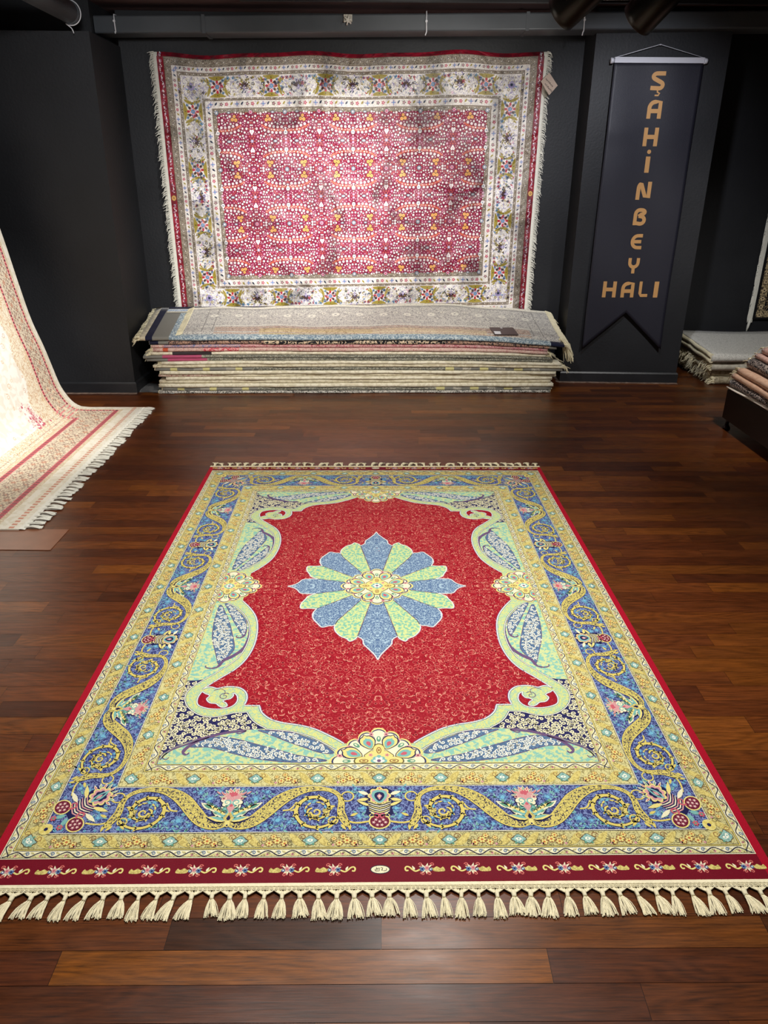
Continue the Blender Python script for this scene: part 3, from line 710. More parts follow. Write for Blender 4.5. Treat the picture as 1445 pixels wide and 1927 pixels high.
        P.lobed(0, 2.2, 3.6, 9, .22, g['goldl'], 15); P.lobed(0, 2.2, 3.0, 9, .22, g['pink'], 16); P.lobed(0, 2.2, 2.1, 7, .2, g['navy'], 17)
        for k in range(9):
            a = PI+(k+.5)*PI/9; P.leaf(3.0*math.cos(a), 2.6+3.2*math.sin(a), a, 2.4, .8, g['creamw'], 14.4); P.leaf(3.2*math.cos(a), 2.6+3.4*math.sin(a), a, 1.7, .4, g['green'] if k % 2 else g['rose'], 15.4)
        P.leaf(0, 5.4, -PI/2, 6.4, 2.2, g['teal'], 18); P.leaf(0, 4.6, -PI/2, 4.4, 1.1, g['navy'], 19); P.poly([(0, 3.8), (-.6, 2.6), (0, 1.4), (.6, 2.6)], g['pink'], 20)
        P.rose(0, 18.6, 1.7, 4, g['goldp'], g['navy'], 14, g['goldl'])
        P.T = None
    def strip(vert, x0, d, what):
        P.T = (lambda x, y: (74.6+y*.9, x0+d*x)) if vert else (lambda x, y: (x0+d*x, -(115.0+y)))
        what(); P.T = None
    for x0, d in ((0, 1), (82, -1)): strip(False, x0, d, scroll)
    strip(False, 41, 1, palm); P.sym = 'y'; strip(False, 0, 1, cartouche); P.sym = 'xy'
    for x0, d in ((40, 1), (40, -1), (121, -1)): strip(True, x0, d, scroll)
    strip(True, 80.5, 1, palm); strip(True, 40, 1, cartouche); P.sym = 'x'; strip(True, 0, 1, palm); P.sym = 'xy'
    q = math.sqrt(.5)
    def TC(x, y): yy = y-7.5; return (81.6+(x+yy)*q*.92, -(122.2-(x-yy)*q))
    corner(TC)
    # small square florets that fill the ground of the blue border
    for i in range(120):
        if i < 60: x, y = rnd.uniform(0, 88), -rnd.choice([rnd.uniform(129.6, 130.6), rnd.uniform(115.8, 117)])
        else: x, y = rnd.choice([rnd.uniform(75.3, 76.4), rnd.uniform(87.6, 88.6)]), -rnd.uniform(0, 129)
        P.dot(x, y, .42, g['cyan'], 8, 5); P.dot(x, y, .16, g['navy'], 9, 4)

    # --- field: mint sectors, feathers, ribbon, red ground
    B1 = [(37.9, 91.1), (33.8, 91.5), (28, 92.2), (22, 94.8), (17.3, 97.7), (13.7, 101.4), (17.6, 101.3), (22.8, 98.9), (28.7, 96), (34.2, 92.9)]
    B2 = [(57.6, 98.2), (53.5, 95.0), (48.6, 94.2), (42.6, 95.7), (36.5, 98), (30.5, 100.2), (24.8, 102.4), (16.9, 104.3), (16.3, 104.9), (24.0, 105.3), (30, 104.9), (35.7, 103.9), (41.5, 102.3), (47.5, 100.1), (52, 98.6), (55.5, 98.6)]
    S1 = [(63.8, 15), (60.9, 20.9), (58.1, 27.8), (55.4, 36.5), (53.2, 44.8), (53.4, 48.6), (55.2, 52.6), (56.8, 55.9), (58.6, 50.7), (60.6, 44.8), (62.4, 38.6), (63.5, 31.1), (64.0, 23.2)]
    S2 = [(62.2, 13.2), (58.5, 16.8), (54.6, 21.6), (51.9, 26.7), (50.5, 32.3), (50.4, 36.6), (51, 37.8), (53.3, 33.3), (56, 27.8), (59, 20.9)]
    wedgeB = cat([(65.8, 105.9), (65.6, 102.6), (62.9, 99.1), (59.3, 96.7), (56.2, 95), (52.6, 93.6), (49, 92.2), (45.3, 91.1), (39.4, 90.6)], 4)+[(28, 90), (12, 99), (12, 106)]
    wedgeS = [(66.1, 12), (57, 14), (47.6, 30), (47.6, 45), (52, 56)]+cat([(56.1, 60.2), (60.3, 64.9), (66.1, 65.6)], 4)
    P.poly([(x, -y) for x, y in wedgeB], g['mint2'], 7); P.poly([(x, -y) for x, y in wedgeS], g['mint2'], 7)
    P.rib([(x, -y) for x, y in wedgeB[:-3]], .3, g['purple'], 8); P.rib([(x, -y) for x, y in wedgeS[5:]], .5, g['navy2'], 8)
    for F_ in (B1, B2, S1, S2):
        c = cat([(x, -y) for x, y in F_], 4, True); P.rib(c, .5, g['purple'], 8, True); P.poly(c, g['feather'], 9)
    for qi, F_ in enumerate((B1, B2, S1, S2)):
        F2 = [(x, -y) for x, y in F_]; xs = [p[0] for p in F2]; ys_ = [p[1] for p in F2]
        curls(P, lambda x, y: in_poly(x, y, F2), (min(xs), min(ys_), max(xs), max(ys_)), 1.25, .72, g['white'], 10, 60+qi, .36, 9, 1.2, True)
    # tendrils with curled tips
    for t_, w_ in (([(51.3, 26.7), (49.3, 32.3), (48.8, 40.8), (49.9, 46.8), (52.7, 50.9), (55.6, 53.8), (56.8, 57.3), (59.1, 58.4), (61.0, 57.8), (61.3, 56.6)], [.5, .9, 1.2, 1.5, 1.6, 1.2, .9, .6, .4]),
                   ([(50.4, 34), (50.6, 37.5), (52.0, 39.0), (53.5, 38.4), (53.3, 37.2)], [.4, .9, .7, .4, .3]),
                   ([(52.6, 94.4), (56.0, 96.3), (58.4, 98.8), (59.2, 101), (58, 102), (57.3, 101)], [.6, 1.1, 1.2, .8, .5, .3]),
                   ([(65.4, 104.2), (64.2, 101.5), (62.2, 99.3), (58.5, 97.2), (54, 94.6), (48, 92.4), (41.5, 91.3)], [.4, .5, .7, .9, 1.1, .9, .5]),
                   ([(63.9, 101.0), (64.9, 102.9), (63.6, 104.0), (62.9, 103.0)], [.4, .3, .3, .2]),
                   ([(41.6, 91.4), (43.4, 92.6), (44.5, 92.4)], [.5, .5, .3])):
        c = cat([(x, -y) for x, y in t_], 4); W = [w_[min(len(w_)-1, int(i/4))] for i in range(len(c))]
        P.rib(c, W, g['purple'], 10)
    # ribbon outline in one quadrant, from the middle of the short side to the middle of the long side
    bo = [(0, 100.2), (13.2, 100.2)]+cat([(13.2, 100.2), (17.3, 96.9), (22.1, 93.8), (28, 91.7), (35.6, 90.7)], 3)[1:]+cat([(35.6, 90.3), (38.6, 88.2), (40.9, 85.7), (42.6, 82.6)], 3)+\
        cat([(42.8, 82.4), (47.1, 82.8), (50.4, 84.1), (53.9, 84.7), (58.2, 83.5), (61.7, 80.6), (63.8, 77.4), (64.7, 73.5), (63.7, 69.4), (60.3, 65), (56.1, 60.2), (52.6, 55.5), (49.9, 50.0), (48.6, 41.5), (49.3, 32.3), (52.5, 23.3), (57.2, 16.8), (61.9, 13.2)], 3)+[(62, 0)]
    ri = [(0, 97.4), (10.8, 97.4)]+cat([(10.8, 97.4), (12.8, 95.7), (16.4, 93.1), (20.6, 90.5), (25.4, 88.8), (30.1, 87.8), (34.5, 86), (37.9, 82.6), (39.1, 79.1)], 3)[1:]+\
        cat([(44.2, 79.0), (43.8, 75.6), (44.6, 72.3), (46.7, 69.9), (49.4, 69.0), (52.3, 69.1), (54.4, 69.9), (55.3, 69.8), (57, 69.1), (58.6, 69.4), (59.4, 70.5)], 3)+\
        cat([(59.3, 69.8), (57.6, 67.6), (54.2, 63.4), (50.6, 59.2), (47.6, 53), (45.9, 43.8), (46.2, 33.4), (48, 24.5), (51.5, 17.4), (55.2, 12)], 3)+[(55.4, 0)]
    def full(q_):
        a = [(-x, -y) for x, y in q_]          # lower left quadrant, bottom middle to left middle
        b = [(x, -y) for x, y in reversed(a)]  # upper left
        l = a+b[1:]
        return l+[(-x, y) for x, y in reversed(l)][1:-1]
    fb_ = full(bo)
    wB = [(x, -y) for x, y in wedgeB]; wS = [(x, -y) for x, y in wedgeS]
    curls(P, lambda x, y: not in_poly(x, y, fb_) and not in_poly(x, y, wB) and not in_poly(x, y, wS), (30, -106, 66, -58), 1.42, .84, g['cream'], 6.7, 44, .46, 10, 1.2, True)
    P.sym = ''
    P.poly(fb_, g['band'], 11); P.rib(full(bo), .28, g['white'], 12, True)
    P.poly(full(ri), g['redvine'], 13)
    P.sym = 'xy'
    e = [(x, -y) for x, y in ri[1:-1]]; P.rib(e, .75, g['skyblue'], 14); P.rib(e, .34, g['white'], 15)
    bi = [(x, -y) for x, y in bo[1:-1]]; P.rib(bi, .62, g['navy2'], 11.5); P.rib(bi, .28, g['white'], 12.5)
    # pocket and curled tongue at each corner of the ribbon
    p1 = cat([(59.5, 71.5), (60.2, 74.2), (60.1, 76.9), (59, 79), (55.6, 80.5), (51.9, 80.8), (49.1, 80.1), (47.4, 78.5), (46.8, 76.2), (47.5, 73.6), (49.0, 72.2)], 4)
    p2 = cat([(48.6, 73.9), (49.3, 75.4), (50.7, 75.9), (51.6, 76.8), (50.5, 77.6), (49.8, 79.2), (51.0, 79.9), (52.4, 79.2), (53.6, 78.0), (55.8, 77.5), (57.2, 75.5), (56.5, 73.8), (58.3, 72.6)], 4)
    pk = [(x, -y) for x, y in p1+p2]
    P.poly(pk, g['redvine'], 13); P.rib(pk, .3, g['white'], 15, True); P.rib(pk, .6, g['skyblue'], 14, True)
    P.spiral(51.6, -74.2, 1.9, .3, 2.4, -1.3, .3, .22, g['purple'], 15); P.spiral(53.4, -72.6, 2.6, 1.6, .6, .5, .2, .2, g['purple'], 15)
    # --- drawn sprays over the red ground: stems, leaves, little flowers, four-fold
    rr = random.Random(21)
    def inside(x, y):
        
        q_ = ri; lim = None
        for (a, b) in zip(q_[:-1], q_[1:]):
            if (a[1] >= y >= b[1]) and a[1] != b[1]:
                t_ = (a[1]-y)/(a[1]-b[1]); lx = a[0]+(b[0]-a[0])*t_; lim = lx if lim is None else min(lim, lx)
        if lim is None or x > lim-1.8: return False
        return True
    qr = [(0, -97), (0, 0)]+[(x, -y) for x, y in reversed(ri)]
    G_ = {}
    def free(x, y, d):
        k = (int(x//2.5), int(y//2.5))
        if any((x-a)**2+(y-b)**2 < d*d for i in (-1, 0, 1) for j in (-1, 0, 1) for a, b in G_.get((k[0]+i, k[1]+j), ())): return False
        G_.setdefault(k, []).append((x, y)); return True
    for _ in range(16000):
        x, y = rr.uniform(.4, 56), rr.uniform(0, 97)
        if (x/22)**2+(y/30)**2 < 1 or not inside(x, y) or not in_poly(min(x+1.2, 60), -y, qr) or not free(x, y, 1.75): continue
        k = rr.random(); a = rr.uniform(0, 6.28)
        if k < .52:
            sg = rr.choice((-1, 1)); r_ = rr.uniform(1.0, 1.7)
            P.spiral(x, -y, r_, .25, a, sg*1.15, .15, .12, g['redline'], 15, 11)
            P.leaf(x+r_*math.cos(a), -y+r_*math.sin(a), a-sg*1.2, rr.uniform(.9, 1.5), .36, g['redline'], 15)
            P.leaf(x+r_*math.cos(a+2), -y+r_*math.sin(a+2), a+2+.6*sg, .9, .3, g['redl2'], 15.4)
        elif k < .74:
            r_ = rr.uniform(.55, 1.0)
            for j in range(6):
                b_ = a+j*1.047; P.spiral(x+r_*.6*math.cos(b_), -y+r_*.6*math.sin(b_), r_*.36, r_*.3, b_-1.6, .5, .11, .11, g['redline'], 15, 4)
            P.dot(x, -y, .22, g['black'], 15.4, 5)
        else:
            for j in range(3): P.leaf(x, -y, a+j*.8, rr.uniform(1.0, 1.7), .3, g['redline'] if j % 2 else g['redl2'], 15)
        if rr.random() < .5: P.ell(x+rr.uniform(-1.2, 1.2), -y+rr.uniform(-1.2, 1.2), .45, .12, a, g['black'], 14.4, 6)
    # --- big side and end cartouches
    def halfrose(T, R, ys, hb=0):
        P.T = T; keep_put = P._put
        P._put = lambda pts, faces, sty, h: keep_put(pts, faces, sty, h+hb)
        def shape(R_, n, deep, axis, sty, h, sq=1.0, ph=0.):
            m = n*12; pts = []
            for i in range(m):
                t = 2*PI*i/m; c4 = abs(math.cos(2*(t+ph)))**2.2
                lob = abs(math.sin(n*(t+ph+PI/n)/2))
                r_ = R_*(1-axis+axis*c4)*(1-deep+deep*lob**.55)
                pts.append((r_*math.cos(t), ys*r_*math.sin(t)))
            P.poly(pts, sty, h)
        shape(R*1.02, 16, .13, .14, g['goldl'], 16); shape(R*.97, 16, .13, .14, g['navy2'], 17); shape(R*.935, 16, .13, .14, g['creamw'], 18)
        for k in range(16):
            a = (k+.5)*2*PI/16; rr_ = R*(.86+.14*abs(math.cos(2*a))**2.2)*.84
            P.ell(rr_*math.cos(a), rr_*ys*math.sin(a), R*.075, R*.05, a, g['pink'], 19, 7); P.dot(rr_*math.cos(a), rr_*ys*math.sin(a), R*.022, g['maroon'], 20, 5)
        for k in range(8):
            a = (k+.5)*2*PI/8; c_a, s_a = math.cos(a), math.sin(a)
            def heart(L_, W_, sty, h, o=.36):
                P.poly([(x_*c_a*R-y_*s_a*R, ys*(x_*s_a*R+y_*c_a*R)) for x_, y_ in cat([(o, 0), (o+L_*.45, W_), (o+L_*.8, W_*.8), (o+L_*.9, W_*.25), (o+L_, 0), (o+L_*.9, -W_*.25), (o+L_*.8, -W_*.8), (o+L_*.45, -W_)], 3, True)], sty, h)
            heart(.50, .175, g['navy'], 20.4); heart(.45, .15, g['goldl'], 21.4, .38); heart(.34, .10, g['teal'], 22.4, .40); heart(.16, .045, g['rose'], 23.4, .48)
            for q in (-.2, .2): P.spiral(R*.7*math.cos(a+q), ys*R*.7*math.sin(a+q), R*.055, R*.02, a, 1.0 if q > 0 else -1.0, .16, .12, g['navy'], 20, 8)
        for k in range(8):
            a = k*PI/4; P.ell(R*.66*math.cos(a), ys*R*.66*math.sin(a), R*.09, R*.05, a, g['green'], 21, 8); P.ell(R*.68*math.cos(a), ys*R*.68*math.sin(a), R*.045, R*.02, a, g['creamw'], 22, 6)
        shape(R*.52, 8, .24, .34, g['olived'], 24); shape(R*.49, 8, .24, .34, g['goldl'], 25)
        for k in range(4):
            a = k*PI/2; x_, y_ = R*.31*math.cos(a), R*.31*ys*math.sin(a); P.ell(x_, y_, R*.10, R*.055, a, g['brown'], 26, 10); P.ell(x_, y_, R*.075, R*.035, a, g['goldl'], 27, 10)
            P.ell(x_, y_, R*.04, R*.02, a, g['brown'], 28, 6)
            b_ = a+PI/4; P.rose(R*.24*math.cos(b_), R*.24*ys*math.sin(b_), R*.05, 5, g['pink'], g['rose'], 26)
        shape(R*.17, 8, .2, .1, g['teal'], 27); P.rose(0, 0, R*.12, 6, g['white'], g['purple'], 28)
        P._put = keep_put; P.T = None
    P.sym = ''
    # centre medallion: sixteen petals
    def petal(pts, sty, h):
        P.sym = 'xy'; P.poly([(0, 0)]+pts, g[sty], h)
        P.sym = 'xy'; P.rib(pts, .75, g['lilac'], h-.5); P.rib(pts, .34, g['white'], h+3)
    N1 = cat([(7.6, 38.4), (5.6, 40.6), (5.3, 43.4)], 3)+cat([(5.2, 43.8), (3.7, 46.2), (2.2, 48.6)], 3)[1:]+cat([(2.0, 49.0), (.9, 51.0), (0, 53.6)], 3)[1:]
    petal(N1, 'petalblue', 16)
    petal([(7.6, 38.4)]+cat([(8.4, 40.2), (10.4, 41.8), (11.6, 40.0), (14.1, 38.2), (16.2, 34.6), (16.6, 31), (15.6, 27.2)], 3), 'mint', 16)
    petal(cat([(15.6, 27.2), (16.8, 30.6), (19.2, 31.1), (21.5, 32.0), (23.4, 29.2), (25.2, 26), (25.7, 22), (24.4, 18.3)], 3), 'petalblue', 16)
    petal(cat([(24.4, 18.3), (28, 18.0), (30.8, 18.0), (31.0, 14.4), (29.4, 10.5), (28.6, 8.4), (25.4, 6.3)], 3), 'mint', 16)
    petal(cat([(25.4, 6.3), (29, 6.4), (32, 5.8), (33.4, 3.4), (34.6, 1.9), (36, .9), (38.0, 0)], 3), 'petalblue', 16)
    for x, y in ((7.6, 38.4), (15.6, 27.2), (24.4, 18.3), (25.4, 6.3)): P.rib([(x*.3, y*.3), (x, y)], .24, g['maroon'], 20)
    P.sym = ''
    P.LH, keep = P.LH, P.LH
    halfrose(lambda x, y: (x, y), 15.2, .99, 6)
    # side cartouches: the part past the inner border is cut by the border lines laid over it
    def clip_rose(cx_, cy_, R, ys, umax=None, vmax=None):
        k0 = len(P.V); halfrose(lambda x, y: (cx_+x, cy_+y), R, ys)
        for i in range(k0, len(P.V)):
            u, v, h = P.V[i]
            if umax is not None: u = max(-umax, min(umax, u))
            if vmax is not None: v = max(-vmax, min(vmax, v))
            P.V[i] = (u, v, h)
    for s_ in (-1, 1):
        clip_rose(s_*62.8, 0, 13.6, 1.0, umax=66.0)
        clip_rose(0, -s_*105.2, 14.6, 1.0, vmax=106.0)
    for s_ in (-1, 1):      # pointed tips of the cartouches
        pass
    # --- end bands: flower garlands and the woven signature
    def garland(cx_, cy_, d):
        T0 = P.T; P.T = lambda x, y: (cx_+d*x, cy_+y)
        P.poly(cat([(-5.0, -.6), (-4.6, .6), (-3.9, .15), (-3.0, .7), (-2.2, .2), (-1.6, .4), (-2.2, -.7), (-3.8, -.85)], 3, True), g['yellow'], 2)
        for a, L_ in ((.9, 1.9), (1.9, 1.9), (2.5, 2.2), (-.9, 1.8), (-1.7, 1.7), (-2.3, 2.0), (.4, 1.9)):
            P.leaf(-.2, 0, a, L_, .5, g['creamw'], 2)
        for x, y in ((-1.9, 1.3), (1.1, 1.3), (-1.0, -1.5), (.7, -1.5)): P.spiral(x, y, .55, .15, 0, 1.1, .24, .18, g['redline'], 3, 10)
        P.rose(-.5, .2, .85, 6, g['pink'], g['rose'], 4); P.rose(.7, -.1, .75, 6, g['skyblue'], g['navy'], 4); P.rose(-1.4, -.15, .55, 6, g['skyblue'], g['white'], 4)
        P.rib(cat([(1.3, -.2), (2.4, -.7), (3.2, -.2), (3.9, .5), (4.6, .7), (5.0, .2), (4.8, -.5), (4.2, -.4)], 3), .42, g['goldl'], 3); P.leaf(2.6, -.3, 1.1, 1.4, .6, g['creamw'], 3)
        P.T = T0
    P.sym = 'y'
    for i in range(8):
        garland(-11.3-11.65*i, -143.3, 1); garland(11.3+11.65*i, -143.3, -1)
    P.dot(0, -143.4, 2.55, g['dark'], 2, 20, 1.35); P.dot(0, -143.4, 2.3, g['creamw'], 3, 20, 1.12)
    P.sym = ''
    ink = g['black']
    def sign(T):
        P.T = T
        P.rib([(-1.25, -.45), (-.2, -.45), (-.2, .5)], .17, ink, 4); P.rib([(-1.25, -.45), (-1.25, .1)], .17, ink, 4); P.rib([(-.95, -.2), (-.95, .6)], .15, ink, 4); P.rib([(-.6, -.2), (-.6, .5)], .15, ink, 4); P.rib([(-1.1, .25), (-.4, .25)], .13, ink, 4)
        P.rib(cat([(.15, .5), (.6, .45), (.5, 0), (.3, -.2), (.7, -.25)], 3), .16, ink, 4); P.rib(cat([(.8, -.35), (1.3, -.4), (1.6, -.1), (1.55, .3)], 3), .16, ink, 4); P.T = None
    sign(lambda x, y: (x, -143.4+y)); sign(lambda x, y: (-x, 143.4-y))
    P.slab(-HU, -HV, HU, HV-1.6, .85, g['red'], 200)
    return P

RUG_X, RUG_Y, RUG_R = -.028, 2.789, math.radians(.97)
rug = empty('medallion_rug', (RUG_X, RUG_Y, 0), RUG_R)
tag(rug, 'large red rug with blue and mint flower medallion lying open on the wooden floor', 'rug')
build_main_rug().build('pile', lambda u, v, h: (u*.01, v*.01, .009+h*.01), M_RUG, rug)

# fringe: knotted net band and tassels at each end of the rug
def fringe_band(name, x0, x1, y0, depth, sgn, mat, parent, pitch=.0431):
    mb = MB(); n = int(round((x1-x0)/pitch)); p = (x1-x0)/n
    mb.quadgrid([[(x0+(x1-x0)*i/60, y0+sgn*.0*j, .008-.0*j) if j == 0 else (x0+(x1-x0)*i/60, y0-sgn*depth*.38*j, .0085 if j == 1 else .006) for i in range(61)] for j in ((0, 1, 2))][::(1 if sgn > 0 else -1)])
    # crossing cords in rows of scallops
    for i in range(n):
        xc = x0+p*(i+.5)
        for s_ in (-1, 1):
            for k, (w0, r) in enumerate(((.52, .0022), (.40, .002), (.27, .002), (.14, .002))):
                pts = [(xc+s_*p*w0, y0-sgn*depth*.55, .008), (xc+s_*p*w0*.92, y0-sgn*depth*.78, .008), (xc+s_*p*w0*.55, y0-sgn*depth*(1.02-.04*k), .0075), (xc+s_*p*.08, y0-sgn*depth*1.22, .007)]
                mb.tube(cat(pts, 2), r, 5, False)
        for q in range(4):
            for r_ in range(3):
                xx = x0+p*(i+q/4); yy = y0-sgn*depth*(.36+.17*r_)
                mb.tube([(xx, yy, .009), (xx+p/8, yy-sgn*depth*.12, .0112), (xx+p/4, yy, .009)], .0019, 4, False)
    return mb.build(name, mat, parent)
def tassel_mesh(rnd, L_, spread, lean, strands=44, tr=.00105):
    mb = MB()
    mb.tube([(0, .004, .007), (0, -.004, .0085), (0, -.011, .008), (0, -.016, .0075)], [.0042, .0062, .0052, .0058], 8)
    for k in range(strands):
        f = rnd.uniform(-1, 1); z0 = rnd.uniform(.004, .0095); ll = L_*rnd.uniform(.9, 1.06)
        bow = rnd.uniform(-.25, .25)*spread
        pts = []
        for j in range(5):
            t_ = j/4; x = f*.004*(1-t_)+(f*spread+lean)*t_**.8*(1)+bow*math.sin(PI*t_)*.5; y = -.014-(ll-.014)*t_
            z = z0*(1-t_)+(.0015+.004*abs(math.sin(k*1.7)))*t_+.0035*math.sin(PI*t_)
            pts.append((x, y, z))
        mb.tube(pts, tr, 4, False)
    return mb.mesh('tassel')
rt = random.Random(9)
NT = 46
nb = fringe_band('fringe_band', -.996, .996, -1.47, .026, 1, M_FRINGE, rug, 1.992/NT)
tm = [tassel_mesh(rt, .062, .0195, l) for l in (-.009, -.006, -.003, 0, .002, .004, .007, .009, -.012, .012)]
for me in tm: me.materials.append(M_FRINGE)
for i in range(NT):
    x = -.996+1.992*(i+.5)/NT
    o = obj('tassel', rt.choice(tm[:3]+tm[8:9]) if x < -.45 else (rt.choice(tm[5:8]+tm[9:]) if x > .6 else rt.choice(tm[2:6])), nb)
    o.location = (x+rt.uniform(-.003, .003), -1.47-.030, 0); o.rotation_euler = (0, 0, rt.uniform(-.12, .12)); o.scale = (rt.uniform(.85, 1.15), rt.uniform(.93, 1.1), 1)
fb = fringe_band('fringe_band', -.996, .996, 1.452, .018, -1, M_FRINGE, rug, 1.992/44)
tf = [tassel_mesh(rt, .05, .020, l, 20, .0016) for l in (-.012, 0, .012)]
for me in tf: me.materials.append(M_FRINGE)
for i in range(44):
    x = -.996+1.992*(i+.5)/44
    o = obj('tassel', rt.choice(tf), fb); o.location = (x, 1.452+.02, 0); o.rotation_euler = (0, 0, PI+rt.uniform(-.25, .25)); o.scale = (1, rt.uniform(.9, 1.2), 1.5)

# ------------------------------------------------------------------ the red and ivory carpet hung on the back wall
def build_wall_rug(W, H):
    P = Pat(); P.LH = .035; rnd = random.Random(31); st_ = 4.0
    R_ = st((150, 10, 40), (120, 8, 34), .2, .05, 2); guard = st((176, 164, 144), (96, 84, 78), 1.3, .07, 1); ivory = st((240, 234, 224), (190, 180, 190), .9, .035, 1)
    ivm = st((242, 236, 228), (176, 168, 190), .5, .05, 1); fieldc = st((130, 6, 58), (170, 40, 84), .8, .03, 1)
    whi = st((246, 238, 236)); pk = st((226, 168, 196)); lil = st((158, 146, 192)); blu = st((92, 146, 190)); dkb = st((40, 52, 78)); oliv = st((160, 142, 52)); dk = st((64, 34, 40))
    red = st((186, 40, 60)); sal = st((232, 120, 84)); ora = st((236, 178, 96)); gry = st((150, 160, 176)); brn = st((112, 84, 64)); dvi = st((80, 8, 38))
    def R(u0, v0, u1, v1, s_, h): P.rect(u0, v0, u1, v1, s_, h, st_)
    # rings: offsets from the edge, cm
    offs = [(0, 4.9, R_), (4.9, 10, guard), (10, 14.2, ivory), (14.2, 16.6, guard), (16.6, 31.3, ivm), (31.3, 33.2, guard), (33.2, 38.7, ivory), (38.7, 41.8, guard)]
    for k, (a, b, s_) in enumerate(offs):
        R(a, -b, W-a, -a, s_, 1); R(a, -(H-a), W-a, -(H-b), s_, 1); R(a, -(H-b), b, -b, s_, 1); R(W-b, -(H-b), W-a, -b, s_, 1)
    for o, s_ in ((4.9, brn), (10, brn), (14.2, brn), (16.6, whi), (31.3, whi), (33.2, brn), (38.7, brn), (41.8, brn)):
        d = .35
        for (u0, v0, u1, v1) in ((o, -o-d, W-o, -o), (o, -(H-o), W-o, -(H-o-d)), (o, -(H-o), o+d, -o), (W-o-d, -(H-o), W-o, -o)): P.rect(u0, v0, u1, v1, s_, 2.2, st_)
    F0 = 41.8; R(F0, -(H-F0), W-F0, -F0, fieldc, 1)
    # field: a mirrored repeat of branches, berries, buds
    fw = W-2*F0; fh = H-2*F0; nx = 4; ny = 3; cw = fw/nx; ch = fh/ny; hw, hh = cw/2, ch/2
    quarter = []   # (kind, x, y, size) in a quarter cell, origin at the cell corner where the branches meet
    occ = []
    def put(kind, x, y, r):
        quarter.append((kind, x, y, r)); occ.append((x, y, r))
    put('bud', 0, 6.2, 1.9)
    for i in range(6):
        x = 3.0+i*3.05; yb = 7.9-.25*i+.17*i*i
        put('dot', x, yb+2.1, 1.05 if i < 5 else .85); put('dot', x+1.2, yb-1.9, .98 if i < 5 else .8)
    quarter.append(('branch', 0, 0, 1))
    put('gold', 12.0, 15.4, 1.35); put('gold', 14.6, 15.0, 1.35); put('gold', 13.6, 17.6, 1.2)
    put('star', hw, 0.0, 2.3); put('star2', hw, hh, 1.6); put('star3', 0, hh, 1.7); put('blue', 8.4, 0, 1.5); put('blue', 9.5, hh, 1.3); put('heart', hw, 6.5, 1.9); put('pinkd', 0, 1.2, 1.0)
    put('pinkd', hw-4.6, 3.2, .9); put('dot', 4, 0, .9)
    tries = 0
    while tries < 5200:
        tries += 1; x, y = rnd.uniform(0, hw), rnd.uniform(0, hh); r = rnd.choice([.95, .8, .62, .5, .42])
        if all((x-a)**2+(y-b)**2 > (r+c+.42)**2 for a, b, c in occ): put('dot' if r > .6 else rnd.choice(['small', 'pinkd', 'sal']), x, y, r)
    def draw(kind, x, y, r):
        if kind == 'dot': P.dot(x, y, r+.22, dvi, 2, 8); P.dot(x, y, r, whi, 3, 8); (P.dot(x, y, r*.36, pk, 4, 5) if r > .8 else None)
        elif kind == 'small': P.dot(x, y, r, whi, 3, 5)
        elif kind == 'pinkd': P.dot(x, y, r, pk, 3, 6)
        elif kind == 'sal': P.ell(x, y, r*1.3, r*.6, (x*7+y*3) % 3, sal, 3, 6)
        elif kind == 'gold': P.dot(x, y, r+.25, dk, 2, 8); P.dot(x, y, r, ora, 3, 8); P.ell(x, y, r*.5, r*.25, 1, sal, 4, 5)
        elif kind == 'bud': P.poly([(x, y+r*1.5), (x+r, y+.2), (x+r*.6, y-r), (x-r*.6, y-r), (x-r, y+.2)], dk, 2); P.poly([(x, y+r*1.25), (x+r*.8, y+.2), (x+r*.5, y-r*.8), (x-r*.5, y-r*.8), (x-r*.8, y+.2)], whi, 3); P.dot(x, y, r*.4, gry, 4, 6)
        elif kind == 'heart': P.poly([(x, y-r*1.3), (x+r, y+r*.2), (x+r*.6, y+r), (x, y+r*.6), (x-r*.6, y+r), (x-r, y+r*.2)], whi, 3); P.dot(x, y, r*.3, pk, 4, 5)
        elif kind == 'star':
            for k in range(12): P.leaf(x, y, k*PI/6, r*1.35, .55, dk if k % 2 else sal, 3)
            P.dot(x, y, r*.55, lil, 4.4, 8); P.dot(x, y, r*.25, whi, 5.4, 6)
        elif kind == 'star2': P.rose(x, y, r, 6, pk, red, 3, dvi)
        elif kind == 'star3': P.rose(x, y, r, 8, gry, whi, 3, dk)
        elif kind == 'blue': P.ell(x, y, r*1.3, r*.85, 0, dk, 2, 8); P.ell(x, y, r*1.05, r*.62, 0, gry, 3.2, 8); P.ell(x, y, r*.5, r*.3, 0, whi, 4.2, 6)
        elif kind == 'branch':
            c = cat([(.6, 7.4), (4, 7.6), (9, 7.9), (14, 9.2), (18.6, 11.4)], 4); P.rib(c, .6, sal, 2.6)
            for i in range(2, len(c)-1): P.rib([c[i], (c[i][0]+.9, c[i][1]+1.4)], .25, sal, 2.5); P.rib([c[i], (c[i][0]+1.0, c[i][1]-1.2)], .25, sal, 2.5)
    for i in range(-1, nx+1):
        for j in range(ny+1):
            cx_ = F0+cw*i+cw*0; cy_ = -F0-ch*(j+.5)
            if i < 0: continue
